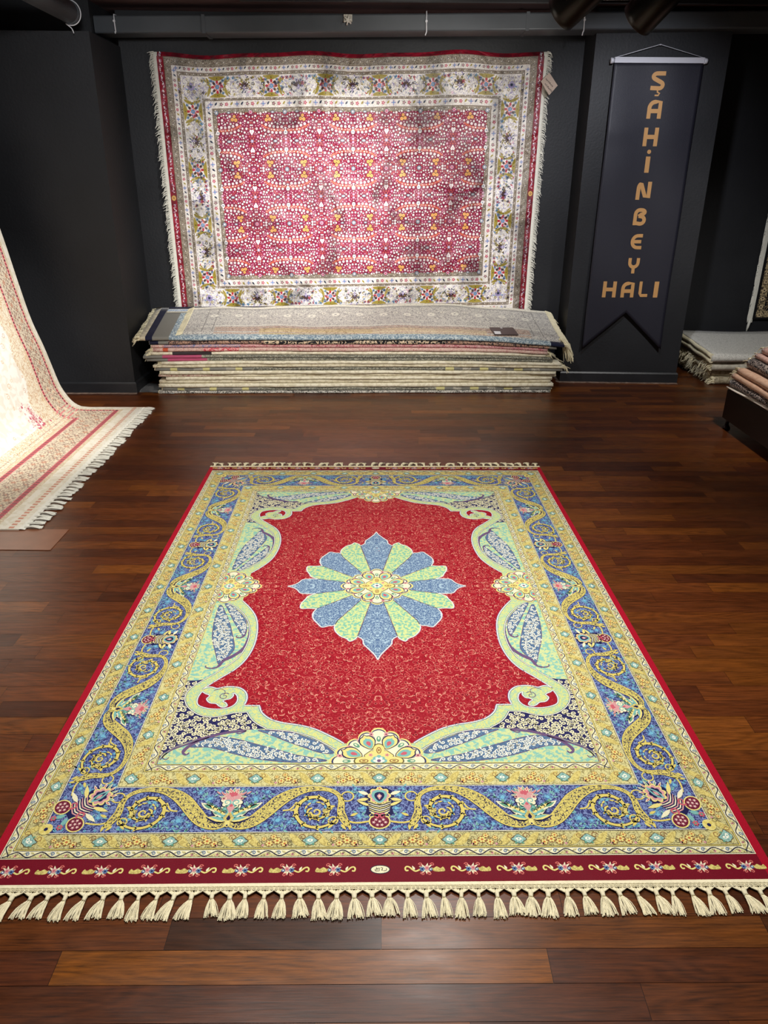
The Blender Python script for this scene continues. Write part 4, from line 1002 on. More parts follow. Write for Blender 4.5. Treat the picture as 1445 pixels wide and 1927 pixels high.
    for i in range(nx+1):
        for j in range(ny):
            cx_ = F0+cw*i; cy_ = -F0-ch*(j+.5)
            for sx in (-1, 1):
                if (i == 0 and sx < 0) or (i == nx and sx > 0): continue
                for sy in (-1, 1):
                    P.T = lambda x, y: (cx_+sx*x, cy_+sy*y)
                    for it in quarter:
                        kx, x, y, r = it
                        if kx == 'branch': draw(*it); continue
                        if x < .01 and sx < 0 and i not in (0, nx): continue
                        if x > hw-.01 and (sx < 0) : continue
                        if y < .01 and sy < 0: continue
                        if y > hh-.01 and sy > 0 and j > 0: continue
                        draw(*it)
    P.T = None
    # main border: rosettes and dark stars in olive leaves
    def flower_big(x, y):
        P.dot(x, y, 5.3, oliv, 2.6, 4, None, PI/4); P.dot(x, y, 4.9, whi, 2.8, 8)
        P.dot(x, y, 4.4, whi, 3, 14)
        for k in range(8):
            a = k*PI/4; P.ell(x+3.5*math.cos(a), y+3.5*math.sin(a), 1.25, 1.0, a, dk if k % 2 else red, 4, 7)
            P.ell(x+2.0*math.cos(a+.39), y+2.0*math.sin(a+.39), .9, .6, a, sal if k % 2 else pk, 5, 6)
        P.dot(x, y, 1.55, blu, 6, 10); P.dot(x, y, .7, gry, 7, 6)
    def star_dark(x, y, d):
        for k in range(7):
            a = PI/2*d+(k-3)*.42; P.leaf(x, y-1.0*d, a, 5.0, 1.5, dk, 4)
        P.poly([(x, y+.8*d), (x+1.2, y-1.2*d), (x, y-3.4*d), (x-1.2, y-1.2*d)], lil, 5); P.dot(x, y-1.3*d, .4, whi, 6, 5)
    def scatter(x, y, seed):
        r2 = random.Random(seed)
        for k in range(17):
            a, b = r2.uniform(.8, 9.6), r2.uniform(-6.4, 6.4); q = r2.random(); s_ = r2.choice([lil, blu, dkb, oliv, pk, gry, dk, red, oliv])
            for sg in (-1, 1):
                if q < .34: P.rose(x+sg*a, y+b, r2.uniform(.8, 1.35), 5, s_, dkb if k % 3 else whi, 4)
                elif q < .75: P.leaf(x+sg*a, y+b, sg*b+a, 2.4, .85, s_, 4)
                else: P.spiral(x+sg*a, y+b, .9, .3, b, sg*1.1, .22, .18, oliv, 4, 9)
    def leaves4(x, y):
        for s_ in (-1, 1):
            for q in (-1, 1):
                P.poly(cat([(x, y+s_*7.2), (x+q*2.6, y+s_*7.2), (x+q*6.4, y+s_*6.9), (x+q*3.2, y+s_*4.9), (x, y+s_*4.4)], 3, True), oliv, 4)
                P.poly(cat([(x+s_*6.0, y), (x+s_*7.4, y+q*2.5), (x+s_*8.2, y+q*6.6), (x+s_*5.8, y+q*4.2), (x+s_*4.9, y)], 3, True), oliv, 4)
                P.rib(cat([(x+s_*4.0, y+q*5.0), (x+s_*5.6, y+q*3.4), (x+s_*7.8, y+q*3.0), (x+s_*10, y+q*5.4)], 3), .3, oliv, 5); P.leaf(x+s_*8.0, y+q*3.2, q*.9 if s_ > 0 else PI-q*.9, 3.4, 1.2, oliv, 4)
            P.dot(x, y+s_*5.7, .45, dk, 5.4, 5); P.dot(x+s_*6.1, y, .45, dk, 5.4, 5)
            for q in (-1, 1): P.rose(x+s_*4.3, y+q*4.2, 1.1, 5, blu, dkb, 5)
    def border(T, L_):
        P.T = T; n = max(1, round((L_-16)/21.4)); q = (L_-16)/n
        if n % 2: n += 1; q = (L_-16)/n
        for k in range(n+1):
            x = 8+q*k
            if k % 2 == 0: leaves4(x, 0); flower_big(x, 0)
            else: star_dark(x, 0, 1)
            scatter(x, 0, 50+k % 4)
            if k < n: scatter(x+q/2, 0, 70+k % 3)
        P.T = None
    mid = 23.95
    border(lambda x, y: (mid+12+x, -mid+y), W-2*mid-24); border(lambda x, y: (mid+12+x, -(H-mid)-y), W-2*mid-24)
    border(lambda x, y: (mid+y, -mid-9-x), H-2*mid-18); border(lambda x, y: (W-mid-y, -mid-9-x), H-2*mid-18)
    for x in (mid, W-mid):
        for y in (-mid, -(H-mid)): P.rose(x, y, 3.0, 8, lil, dkb, 4); scatter(x, y, 9)
    # guard borders: small flowers, dots
    def guardline(T, L_, wd, per):
        P.T = T; n = int(L_/per)
        for k in range(n):
            x = per*(k+.5); m_ = k % 5
            if m_ == 0: P.rose(x, 0, wd*.36, 4, lil, blu, 4)
            elif m_ in (1, 4): P.leaf(x-wd*.2, -wd*.15, .9, wd*.6, wd*.26, dkb if m_ == 1 else oliv, 4)
            else: P.rose(x, 0, wd*.28, 5, brn if m_ == 2 else red, pk, 4)
        P.T = None
    for o, wd in ((12.1, 4.2), (35.95, 5.2)):
        for T, L_ in ((lambda x, y: (o+x, -o+y), W-2*o), (lambda x, y: (o+x, -(H-o)-y), W-2*o), (lambda x, y: (o+y, -o-x), H-2*o), (lambda x, y: (W-o-y, -o-x), H-2*o)): guardline(T, L_, wd, wd*.78)
    for o in (7.6, 15.4, 32.2, 40.2):
        for T, L_ in ((lambda x, y: (o+x, -o+y), W-2*o), (lambda x, y: (o+x, -(H-o)-y), W-2*o), (lambda x, y: (o+y, -o-x), H-2*o), (lambda x, y: (W-o-y, -o-x), H-2*o)):
            P.T = T
            for k in range(int(L_/2.6)): P.ell(2.6*k+1, 0, .55, .3, .7, brn if k % 2 else whi, 4, 5)
            P.T = None
    # garland and round seal on the red ends (the short sides, hanging left and right)
    for u in (2.6, W-2.6):
        k = 0; y = -3.0
        while y > -H+4:
            if abs(y+H*.5) > 4.5:
                for j in range(3): P.dot(u+rnd.uniform(-.7, .7), y+rnd.uniform(-.9, .9), rnd.uniform(.3, .6), whi if j else lil, 3+j*.5, 6)
                P.spiral(u+(.5 if k % 2 else -.5), y-1.2, .8, .3, k, 1.0, .4, .25, pk, 3, 8); P.leaf(u, y-2.2, 1.2+k, 1.5, .6, whi, 3)
            y -= 3.9; k += 1
        P.dot(u, -H*.5, 2.1, brn, 3, 16, 2.3); P.dot(u, -H*.5, 1.7, ora, 4, 16, 1.9); P.rose(u, -H*.5, 1.0, 5, brn, ora, 5)
    P.slab(0, -H, W, 0, .8, R_, 4)
    return P
WRW, WRH = 2.96, 2.06
wrug = empty('hung_carpet', (-1.745, yw(-1.745)-.02, 2.46))
tag(wrug, 'large red and ivory floral carpet hung sideways on the black back wall', 'carpet')
def wall_map(u, v, h):
    x = u*.01; z = v*.01; top = math.exp(z/.5)
    lap = max(0, z+.02); z = min(z, -.02)+.02     # the top edge is folded back over its batten
    y = lap*.9-.022-.0035*math.sin(x*9.0+.5)*top*2-.004*math.sin(x*4.2+z*1.3)-.003*math.sin(z*5.1+x*2)-h*.01+.045*x
    dz = (.010*math.sin(x*5.3+2.2)+.0055*math.sin(x*11+1))*math.exp(z/.35)+.017*x   # top edge sags between its nails
    return (x+.0, y, z+dz)
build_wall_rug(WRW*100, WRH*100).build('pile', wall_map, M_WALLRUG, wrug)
def side_fringe(name, u0, sgn, parent, mat, H, seed, ln=.055):
    rnd = random.Random(seed); mb = MB(); n = int(H/.0065)
    mb.quadgrid([[wall_map((u0+sgn*w_)*100, -H*100*i/50, 0) for w_ in ((-.005, .012, .026) if sgn > 0 else (-.026, -.012, .005)[::1])] for i in range(51)][::-1] if sgn > 0 else
                [[wall_map((u0+w_)*100, -H*100*i/50, 0) for w_ in (-.026, -.012, .005)] for i in range(51)][::-1])
    for i in range(n):
        z = -H*i/n; a = wall_map((u0+sgn*.02)*100, z*100, 0); L_ = ln*rnd.uniform(.55, 1.1); dr = rnd.uniform(.2, .95)
        pts = [(a[0], a[1], a[2]), (a[0]+sgn*L_*.5, a[1]-rnd.uniform(0, .008), a[2]-L_*.3*dr), (a[0]+sgn*L_*(.95-.35*dr), a[1]-rnd.uniform(0, .01), a[2]-L_*dr)]
        mb.tube(pts, [.003, .0026, .0012], 4, False)
    return mb.build(name, mat, parent)
side_fringe('fringe', 0, -1, wrug, M_FRINGEW, WRH, 1); side_fringe('fringe', WRW, 1, wrug, M_FRINGEW, WRH, 2)
# paper tag tied to the upper right corner
t = empty('price_tag', (1.258, 6.62, 2.285)); tag(t, 'beige cardboard price tag hanging at the upper right corner of the hung carpet', 'tag')
TC_ = plain('beige_cardboard', (196, 176, 160), .8, .2, 0, .1, 80, .1, 20); INK = plain('dark_ink', (60, 52, 60), .7)
q_ = [(-.073, .012), (-.012, .070), (.060, -.016), (.0, -.082)]
mb = MB(); k = 0
mb.V = [(x, -.012, z) for x, z in q_]+[(x, -.009, z) for x, z in q_]
mb.F = [(0, 3, 2, 1), (4, 5, 6, 7), (0, 1, 5, 4), (1, 2, 6, 5), (2, 3, 7, 6), (3, 0, 4, 7)]; mb.sm = [False]*6
mb.build('card', TC_, t)
mb = MB(); rn = random.Random(4)
for r_ in range(2):
    bx, bz = (-.038+.0*r_-.008*r_, .030-.034*r_-.0); pts = []
    for i in range(12): s_ = i/11; pts.append((bx+s_*.062+r_*.004, -.0135, bz-s_*.062*.9+(.011 if i % 2 else -.007)*rn.uniform(.5, 1)))
    mb.tube(pts, .0016, 4, False)
mb.build('handwriting', INK, t)
MB().tube([(-.01, -.010, .062), (-.006, -.004, .10), (.0, .0, .13)], .0015, 5).build('string', M_FRINGEW, t)

# ------------------------------------------------------------------ the stack of folded carpets under it
def folded(name, L_, prof_lo, prof_hi, depth, segs, label, group, loc, rz=0, mat=None, nose=.5, cut0=0, cut1=0, tilt=0., lip=1, fringe=(0, 0), seed=0, fm=None, gap=True):
    """carpet folded once: rounded fold along local x at local y=0, two leaves running to y=depth"""
    root = empty(name, loc, rz); tag(root, label, 'carpet', group); rnd = random.Random(seed)
    V = []; F = []; c1 = []; c2 = []; pr = []; pt = []
    def section(x):
        lo, hi = prof_lo(x), prof_hi(x); r = (hi-lo)/2; m = (hi+lo)/2; out = []; wob = .004*math.sin(x*7+seed)+.003*math.sin(x*17+seed*2)
        g = r*.12
        out.append((depth, m-g)); out.append((depth*.5, m-g)); out.append((depth, m-g)) if False else None
        pts = []
        for i in range(7):
            t_ = i/6; pts.append((r*nose+(depth-r*nose)*(1-t_), lo))
        for i in range(1, 10):
            a = -PI/2-PI*i/10; pts.append((r*nose+r*nose*math.cos(a)+wob, m+r*math.sin(a)))
        for i in range(7):
            t_ = i/6; pts.append((r*nose+(depth-r*nose)*t_, hi))
        pts.append((depth, m))
        return [(y, z+(tilt*max(0, y)*(z/ max(.01, prof_hi(0))) )) for y, z in pts]
    for (xa, xb, sty) in segs:
        n = max(1, int((xb-xa)/.05)); k = len(V); m_ = None
        for i in range(n+1):
            x = xa+(xb-xa)*i/n; s_ = section(x); m_ = len(s_); arc = 0
            for j, (y, z) in enumerate(s_):
                if j: arc += math.dist(s_[j], s_[j-1])
                V.append((x, y, z)); pt.append((x+seed*1.7, arc+seed, 0)); c1.append(sty[0]); c2.append(sty[1]); pr.append((sty[2]*100, sty[3], sty[4]))
        for i in range(n):
            for j in range(m_-1):
                a = k+i*m_+j; F.append((a, a+1, a+m_+1, a+m_))
        for i, fl in ((0, True), (n, False)):
            if (i == 0 and xa == segs[0][0]) or (i == n and xb == segs[-1][1]):
                f = tuple(k+i*m_+j for j in range(m_)); F.append(f[::-1] if fl else f)
    me = bpy.data.meshes.new('folded_body'); me.from_pydata(V, [], F)
    me.polygons.foreach_set('use_smooth', [len(p.vertices) == 4 for p in me.polygons])
    for nm, dat in (('c1', c1), ('c2', c2)):
        a = me.attributes.new(nm, 'FLOAT_COLOR', 'POINT'); A = np.ones((len(V), 4), 'f'); A[:, :3] = np.array(dat, 'f'); a.data.foreach_set('color', A.ravel())
    for nm, dat in (('par', pr), ('pat', pt)):
        a = me.attributes.new(nm, 'FLOAT_VECTOR', 'POINT'); a.data.foreach_set('vector', np.array(dat, 'f').ravel())
    obj('folded_body', me, root, mat or M_CLOTH)
    # bound selvedge line where the two leaves meet at each end, and a fringe
    for e, on in ((0, fringe[0]), (1, fringe[1])):
        x = segs[0][0] if e == 0 else segs[-1][1]; sg = -1 if e == 0 else 1; s_ = section(x); mb = MB()
        lo, hi = prof_lo(x), prof_hi(x); m = (lo+hi)/2
        for zz, rr_ in ((lo+(hi-lo)*.27, (hi-lo)*.23), (lo+(hi-lo)*.75, (hi-lo)*.22)):
            pts = [(x+sg*.004*math.sin(i*1.3+seed), .012+(depth-.03)*i/9, zz+tilt*(.012+(depth-.03)*i/9)*zz/max(.01, prof_hi(0))+.003*math.sin(i*2+seed)) for i in range(10)]
            MB().tube(pts, rr_, 7).build('bound_edge', fm or M_FRINGE, root)
        if on:
            mb = MB()
            for i in range(int(260*on)):
                y = rnd.uniform(0, depth); z = rnd.uniform(lo+.2*(hi-lo), hi); zt = tilt*y*z/max(.01, prof_hi(0)); l_ = rnd.uniform(.03, .075)
                mb.tube([(x, y, z+zt), (x+sg*l_*.5, y-rnd.uniform(0, .01), z+zt-.004), (x+sg*l_*rnd.uniform(.6, 1), y-rnd.uniform(-.01, .02), max(.004, z+zt-l_*rnd.uniform(.2, .9)))], [.0035, .003, .0015], 4, False)
            mb.build('fringe', fm or M_FRINGE, root)
    return root

c_ = lambda a, b=None, s=.5, w=.05, m=1: st(a, b, s, w, m)
crm = c_((224, 214, 186), (204, 192, 162), .3, .05, 2); crm2 = c_((238, 230, 206), (220, 210, 182), .3, .05, 2); gryp = c_((150, 146, 134), (196, 190, 174), .6, .07); gryd = c_((104, 104, 94), (172, 168, 150), .6, .06)
silver = c_((176, 172, 164), (130, 126, 124), .6, .06); blug = c_((122, 142, 156), (196, 206, 206), .45, .07); blk = c_((34, 34, 38), (212, 190, 160), .35, .07); tan = c_((176, 140, 118), (60, 50, 54), .45, .06)
pnk = c_((206, 160, 156), (170, 90, 100), .5, .05); pnkl = c_((216, 186, 172), (196, 140, 134), .5, .05); mag = st((186, 84, 118)); nav = st((24, 28, 54)); yel = st((208, 200, 140)); gr2 = st((128, 126, 118)); dkst = st((62, 54, 56)); red_ = c_((196, 70, 84), (226, 180, 170), .5, .06); wht = c_((204, 200, 190), (90, 88, 84), .5, .06)
def blocks(x0, x1, a, b):
    """alternating weave blocks near each end"""
    out = [(x0, x0+.12, gr2)]; x = x0+.12
    for k in range(5): out += [(x, x+.055, yel if k % 2 == 0 else gr2), (x+.055, x+.13, gr2 if k % 2 == 0 else c_((160, 156, 144)))]; x += .13
    out.append((x, x1-.95, a)); y = x1-.95
    for k in range(6): out += [(y, y+.07, yel if k % 2 == 0 else b), (y+.07, y+.14, gr2)]; y += .14
    out.append((y, x1, gr2)); return out
SX0, SX1 = -1.83, 1.33
L1 = [  # thickness, left end, right end, nose depth offset, segments, label
    (.020, -1.83, 1.36, .0, lambda a, b: [(a, b, wht)], 'mottled grey and white folded carpet at the very bottom of the big stack'),
    (.024, -1.80, 1.37, .01, lambda a, b: blocks(a, b, gryd, gryp), 'dark grey folded carpet with yellow blocks, second from the floor in the stack'),
    (.030, -1.82, 1.38, .0, lambda a, b: [(a, b, crm2)], 'thick plain cream folded carpet, third from the floor in the stack'),
    (.024, -1.82, 1.36, .012, lambda a, b: [(a, b, crm)], 'beige folded carpet, fourth from the floor in the stack'),
    (.024, -1.76, 1.37, .004, lambda a, b: [(a, b, crm2)], 'cream folded carpet, fifth from the floor in the stack'),
    (.018, -1.82, 1.40, .014, lambda a, b: [(a, a+.5, c_((214, 196, 176), (170, 120, 110))), (a+.5, b, crm)], 'thin beige folded carpet, sixth from the floor in the stack'),
    (.026, -1.80, 1.39, .0, lambda a, b: [(a, b, crm2)], 'cream folded carpet with wavy lower edge, just under the upper grey and yellow one'),
    (.024, -1.84, 1.44, .006, lambda a, b: blocks(a+.1, b, gryd, gryp) if False else blocks(a, b, gryd, gryp), 'grey folded carpet with yellow blocks, halfway up the stack'),
    (.022, -1.85, 1.45, .0, lambda a, b: [(a, b, crm)], 'cream folded carpet lying on the upper grey and yellow one'),
    (.024, -1.78, 1.43, -.004, lambda a, b: [(a, b, crm2)], 'plain ivory folded carpet just under the pair with magenta patches'),
    (.020, -1.90, 1.36, .008, lambda a, b: [(a, a+.17, gr2), (a+.17, a+.48, mag), (a+.48, b, gryd)], 'grey folded carpet with magenta patch at its left, lower of two'),
    (.022, -1.92, 1.34, .002, lambda a, b: [(a, a+.15, gr2), (a+.15, a+.46, mag), (a+.46, b, gryd)], 'grey folded carpet with magenta patch at its left, upper of two'),
    (.024, -1.86, 1.30, .006, lambda a, b: [(a, a+.17, crm2), (a+.17, a+.48, dkst), (a+.48, b, crm2)], 'cream folded carpet with a dark label strip at its left end'),
    (.026, -1.84, 1.31, .0, lambda a, b: [(a, a+.08, pnkl), (a+.08, a+.12, c_((200, 90, 60))), (a+.12, a+.4, pnkl), (a+.4, a+.68, red_), (a+.68, b, pnkl)], 'pale pink floral folded carpet, fifth from the top of the stack'),
    (.024, -1.85, 1.31, .008, lambda a, b: [(a, a+.1, pnkl), (a+.1, a+.7, c_((196, 160, 160), (110, 120, 160))), (a+.7, b, pnk)], 'dusty pink folded carpet under the black ornate one'),
    (.028, -1.86, 1.38, .002, lambda a, b: [(a, a+.07, nav), (a+.07, a+.15, gr2), (a+.15, a+.9, tan), (a+.9, b-.9, blk), (b-.9, b-.06, tan), (b-.06, b, gr2)], 'black and tan ornate folded carpet, third from the top of the stack'),
]
G = 'folded carpets stacked under the hung carpet'
def sag(x, h): return -(.055*(h/.45)**2)*max(0, (x-.2)/1.15)**2-.006*(h/.45)*max(0, (-1.2-x)/.6)
z = .0005; SLOPE = .035
for k, (th, a, b, dy, sf, lab) in enumerate(L1):
    th *= 1.13
    lo_, hi_ = z, z+th-.0015
    f = lambda h, kk: (lambda x: h+sag(x, h)+.0022*math.sin(x*2.3+h*14)*(h/.4)*(1 if h > .01 else 0))
    folded('folded_carpet', b-a, f(lo_, k), f(hi_, k), .60, sf(a, b), lab, G, (0, 5.985+dy, 0), SLOPE, nose=.9, seed=k+1, tilt=.0, fringe=((.25 if k in (9, 13, 12) else 0), (.3 if k in (8, 12, 13) else 0)))
    z += th
ztop = z
f = lambda h: (lambda x: h+sag(x, h)+.0022*math.sin(x*2.3+h*14)*(h/.4))
# navy edged blue grey carpet, its back part rising against the wall
folded('folded_carpet', 3.2, f(ztop), f(ztop+.033), .64, [(-1.93, -1.885, crm), (-1.885, -1.83, nav), (-1.83, -1.70, gr2), (-1.70, 1.33, blug), (1.33, 1.44, nav)],
       'blue grey folded carpet with a navy edge, second from the top of the stack', G, (0, 5.975, 0), SLOPE, nose=.9, seed=40, tilt=.21, fringe=(.7, .6))
zt2 = ztop+.034

def top_carpet():
    """silver grey carpet laid over the pile: front fold, then up and back towards the wall"""
    P = Pat(); P.LH = .03
    s0 = c_((210, 204, 192), (160, 154, 148), .6, .05); s1 = c_((206, 202, 192), (150, 146, 144), .55, .06); s2 = c_((226, 220, 204)); ln = st((132, 128, 124)); dt = st((140, 132, 120)); w_ = st((226, 222, 208)); be = c_((204, 184, 146), (168, 146, 110), .4, .05)
    L_ = 302; D = 60
    P.rect(0, -6, L_, D, s1, 1, 3)
    P.rect(0, D-4.6, L_, D, s2, 2, 3); P.rect(3, D-6, L_-3, D-5.2, ln, 2, 3); P.rect(12, 12, L_-12, 13, w_, 2, 3); P.rect(14, D-7.4, L_-14, D-6.8, ln, 2, 3)
    P.rect(24, -6, L_-24, 10, c_((196, 178, 162), (160, 132, 120), .45, .05), 2, 3); P.rect(60, -6, 150, 5, be, 3, 3); P.rect(150, -6, L_-60, 5, c_((206, 190, 160), (176, 150, 130), .5, .05), 3, 3)
    for x in (14, 22, L_-22, L_-14): P.rect(x, 0, x+.6, D-6, ln, 3, 3)
    for i in range(int(L_/5)): P.dot(4+5*i, D-2.4, .45, dt, 3, 5)
    for i in range(14):
        x = 20+i*20
        P.rose(x, D-24, 3.6, 8, w_, s1, 3, s1); P.rose(x+10, D-20, 2.2, 5, w_, ln, 3)
        for j in range(10):
            a = j*.63+i; P.leaf(x+5+2*math.cos(a), D-24+7*math.sin(a), a, 2.6, .9, w_ if j % 2 else ln, 3)
    for i in range(int(L_/6)):
        P.spiral(3+6*i, D-12, 1.7, .5, i, 1.1, .4, .3, w_, 3, 9); P.spiral(5+6*i, D-38, 1.9, .5, i*2, 1.1, .4, .3, w_, 3, 9)
        P.spiral(3+6*i, 6, 1.8, .4, i*3, 1.2, .4, .3, ln, 4, 9)
    P.slab(0, -6, L_, D, 1.0, s2, 3)
    return P
top = empty('folded_carpet', (-1.60, 5.965, 0), SLOPE)
tag(top, 'silver grey patterned carpet draped on the very top of the stack', 'carpet', G)
def top_map(u, v, h):
    x = u*.01; s_ = v*.01*((.84+.16*min(1, x/2.0)) if v > 0 else 1); X = x-1.60
    base = zt2+sag(X, zt2)+.0022*math.sin(X*2.3+.45*14)
    r = .028
    if s_ < 0:                      # rounded front fold
        a = min(PI, -s_/r); y = r-r*math.sin(a)*(1)+(-h*.01)*math.sin(a)*0; zz = base+r-(r)*(1-math.cos(a))*1.0+.002; nx = -math.sin(a); nz = math.cos(a)
    else:
        y = r+s_; zz = base+r+.002+.205*s_; nx = -.2; nz = .98
    zz += .004*math.sin(X*6+s_*9)+.003*math.sin(X*13)
    return (x, y+nx*h*.01, zz+nz*h*.01)
top_carpet().build('body', top_map, M_CLOTH, top)
for e, sg in ((0, -1), (3.02, 1)):
    rn = random.Random(int(e)+2); mb = MB()
    for i in range(330):
        s_ = rn.uniform(-.03, .60); a = top_map(e*100, s_*100, .3); l_ = rn.uniform(.04, .085)
        mb.tube([a, (a[0]+sg*l_*.6, a[1]-rn.uniform(0, .02), a[2]-.012), (a[0]+sg*l_*rn.uniform(.7, 1.05), a[1]-rn.uniform(0, .03), a[2]-l_*rn.uniform(.5, 1.2))], [.0045, .004, .0018], 4, False)
    mb.build('fringe', M_FRINGE, top)
rn = random.Random(3); mb = MB()        # long tassels hanging off the right front corner
for i in range(60):
    x = 3.03+rn.uniform(0, .05); y = rn.uniform(-.01, .08); z0 = top_map(300, 0, 0)[2]
    mb.tube([(x-.03, y, z0), (x+.02, y-.01, z0-.05), (x+.045+rn.uniform(-.02, .03), y-.02, z0-rn.uniform(.11, .19))], [.004, .004, .0025], 4, False)
mb.build('fringe', M_FRINGE, top)
# woven border of the navy edged carpet, seen where the silver one stops short
Pb = Pat(); Pb.LH = .03
for v0, v1, sy in ((50, 53, st((206, 200, 180))), (53, 57.5, c_((120, 150, 186), (220, 226, 230), .8, .08)), (57.5, 58.3, st((220, 220, 210))), (58.3, 63.2, nav)): Pb.rect(-182, v0, 120, v1, sy, 1, 4)
Pb.slab(-182, 50, 120, 63.2, .1, nav, 4)
navc = bpy.data.objects['folded_carpet.016']
Pb.build('woven_border', lambda u, v, h: (u*.01, v*.01, f(ztop+.033)(u*.01)+.21*v*.01*f(ztop+.033)(u*.01)/f(ztop+.033)(0)+.004+h*.01), M_CLOTH, navc)
# card lying on it
t = empty('card_label', (.965, 6.06, 0), .06); tag(t, 'dark cardboard label with a small white sticker lying on the silver carpet', 'label')
def on_top(x, y): 
    p = top_map((x+1.60)*100, (y-5.965-.035*(x+1.6)-.028)*100, 0); return p[2]+.008
mb = MB(); c0 = (.865, 6.10); P4 = [(.875, 6.05), (1.07, 6.06), (1.04, 6.175), (.845, 6.165)]
def plate(pts, th, up):
    m = MB(); m.V = [(x-.965, y-6.06, on_top(x, y)+up) for x, y in pts]+[(x-.965, y-6.06, on_top(x, y)+up+th) for x, y in pts]
    m.F = [(3, 2, 1, 0), (4, 5, 6, 7), (0, 1, 5, 4), (1, 2, 6, 5), (2, 3, 7, 6), (3, 0, 4, 7)]; m.sm = [False]*6; return m
t.rotation_euler = (0, 0, 0)
plate(P4, .003, .006).build('card', plain('dark_card', (96, 82, 80), .5), t)
plate([(.880, 6.052), (.93, 6.055), (.925, 6.09), (.872, 6.088)], .001, .0095).build('sticker', M_WHITE, t)
plate([(.935, 6.15), (.952, 6.15), (.95, 6.16), (.933, 6.16)], .001, .0095).build('sticker', M_WHITE, t)

# ------------------------------------------------------------------ ivory carpet hanging on the left and trailing over the floor
def resample(pts, step):
    out = [pts[0]]; acc = 0
    for a, b in zip(pts[:-1], pts[1:]):
        d = math.dist(a, b)
        if d == 0: continue
        t_ = step-acc
        while t_ <= d: out.append((a[0]+(b[0]-a[0])*t_/d, a[1]+(b[1]-a[1])*t_/d)); t_ += step
        acc = (acc+d) % step
    return out
DRP = resample(cat([(0, 0), (.15, .001), (.30, .001), (.40, .002), (.47, .014), (.53, .062), (.59, .17), (.625, .31), (.66, .47), (.71, .66), (.75, .90), (.785, 1.12), (.82, 1.31), (.90, 1.75), (1.02, 2.2), (1.2, 2.6)], 12), .01)
def drape_map(u, v, h):
    s_ = max(0, v*.01); i = min(len(DRP)-2, int(s_/.01)); f_ = s_/.01-i; a, b = DRP[i], DRP[i+1]
    d, z = a[0]+(b[0]-a[0])*f_, a[1]+(b[1]-a[1])*f_
    j = min(len(DRP)-2, i+3); i2 = max(0, i-3); tx, tz = DRP[j][0]-DRP[i2][0], DRP[j][1]-DRP[i2][1]; L_ = math.hypot(tx, tz); nx, nz = -tz/L_, tx/L_
    if v < 0: d = v*.01
    y = u*.01; wv = .008*math.sin(y*6+s_*3)*min(1, max(0, s_-.45)*2)
    off = .009+h*.01+wv
    return (-(d+nx*off), y, z+nz*off)
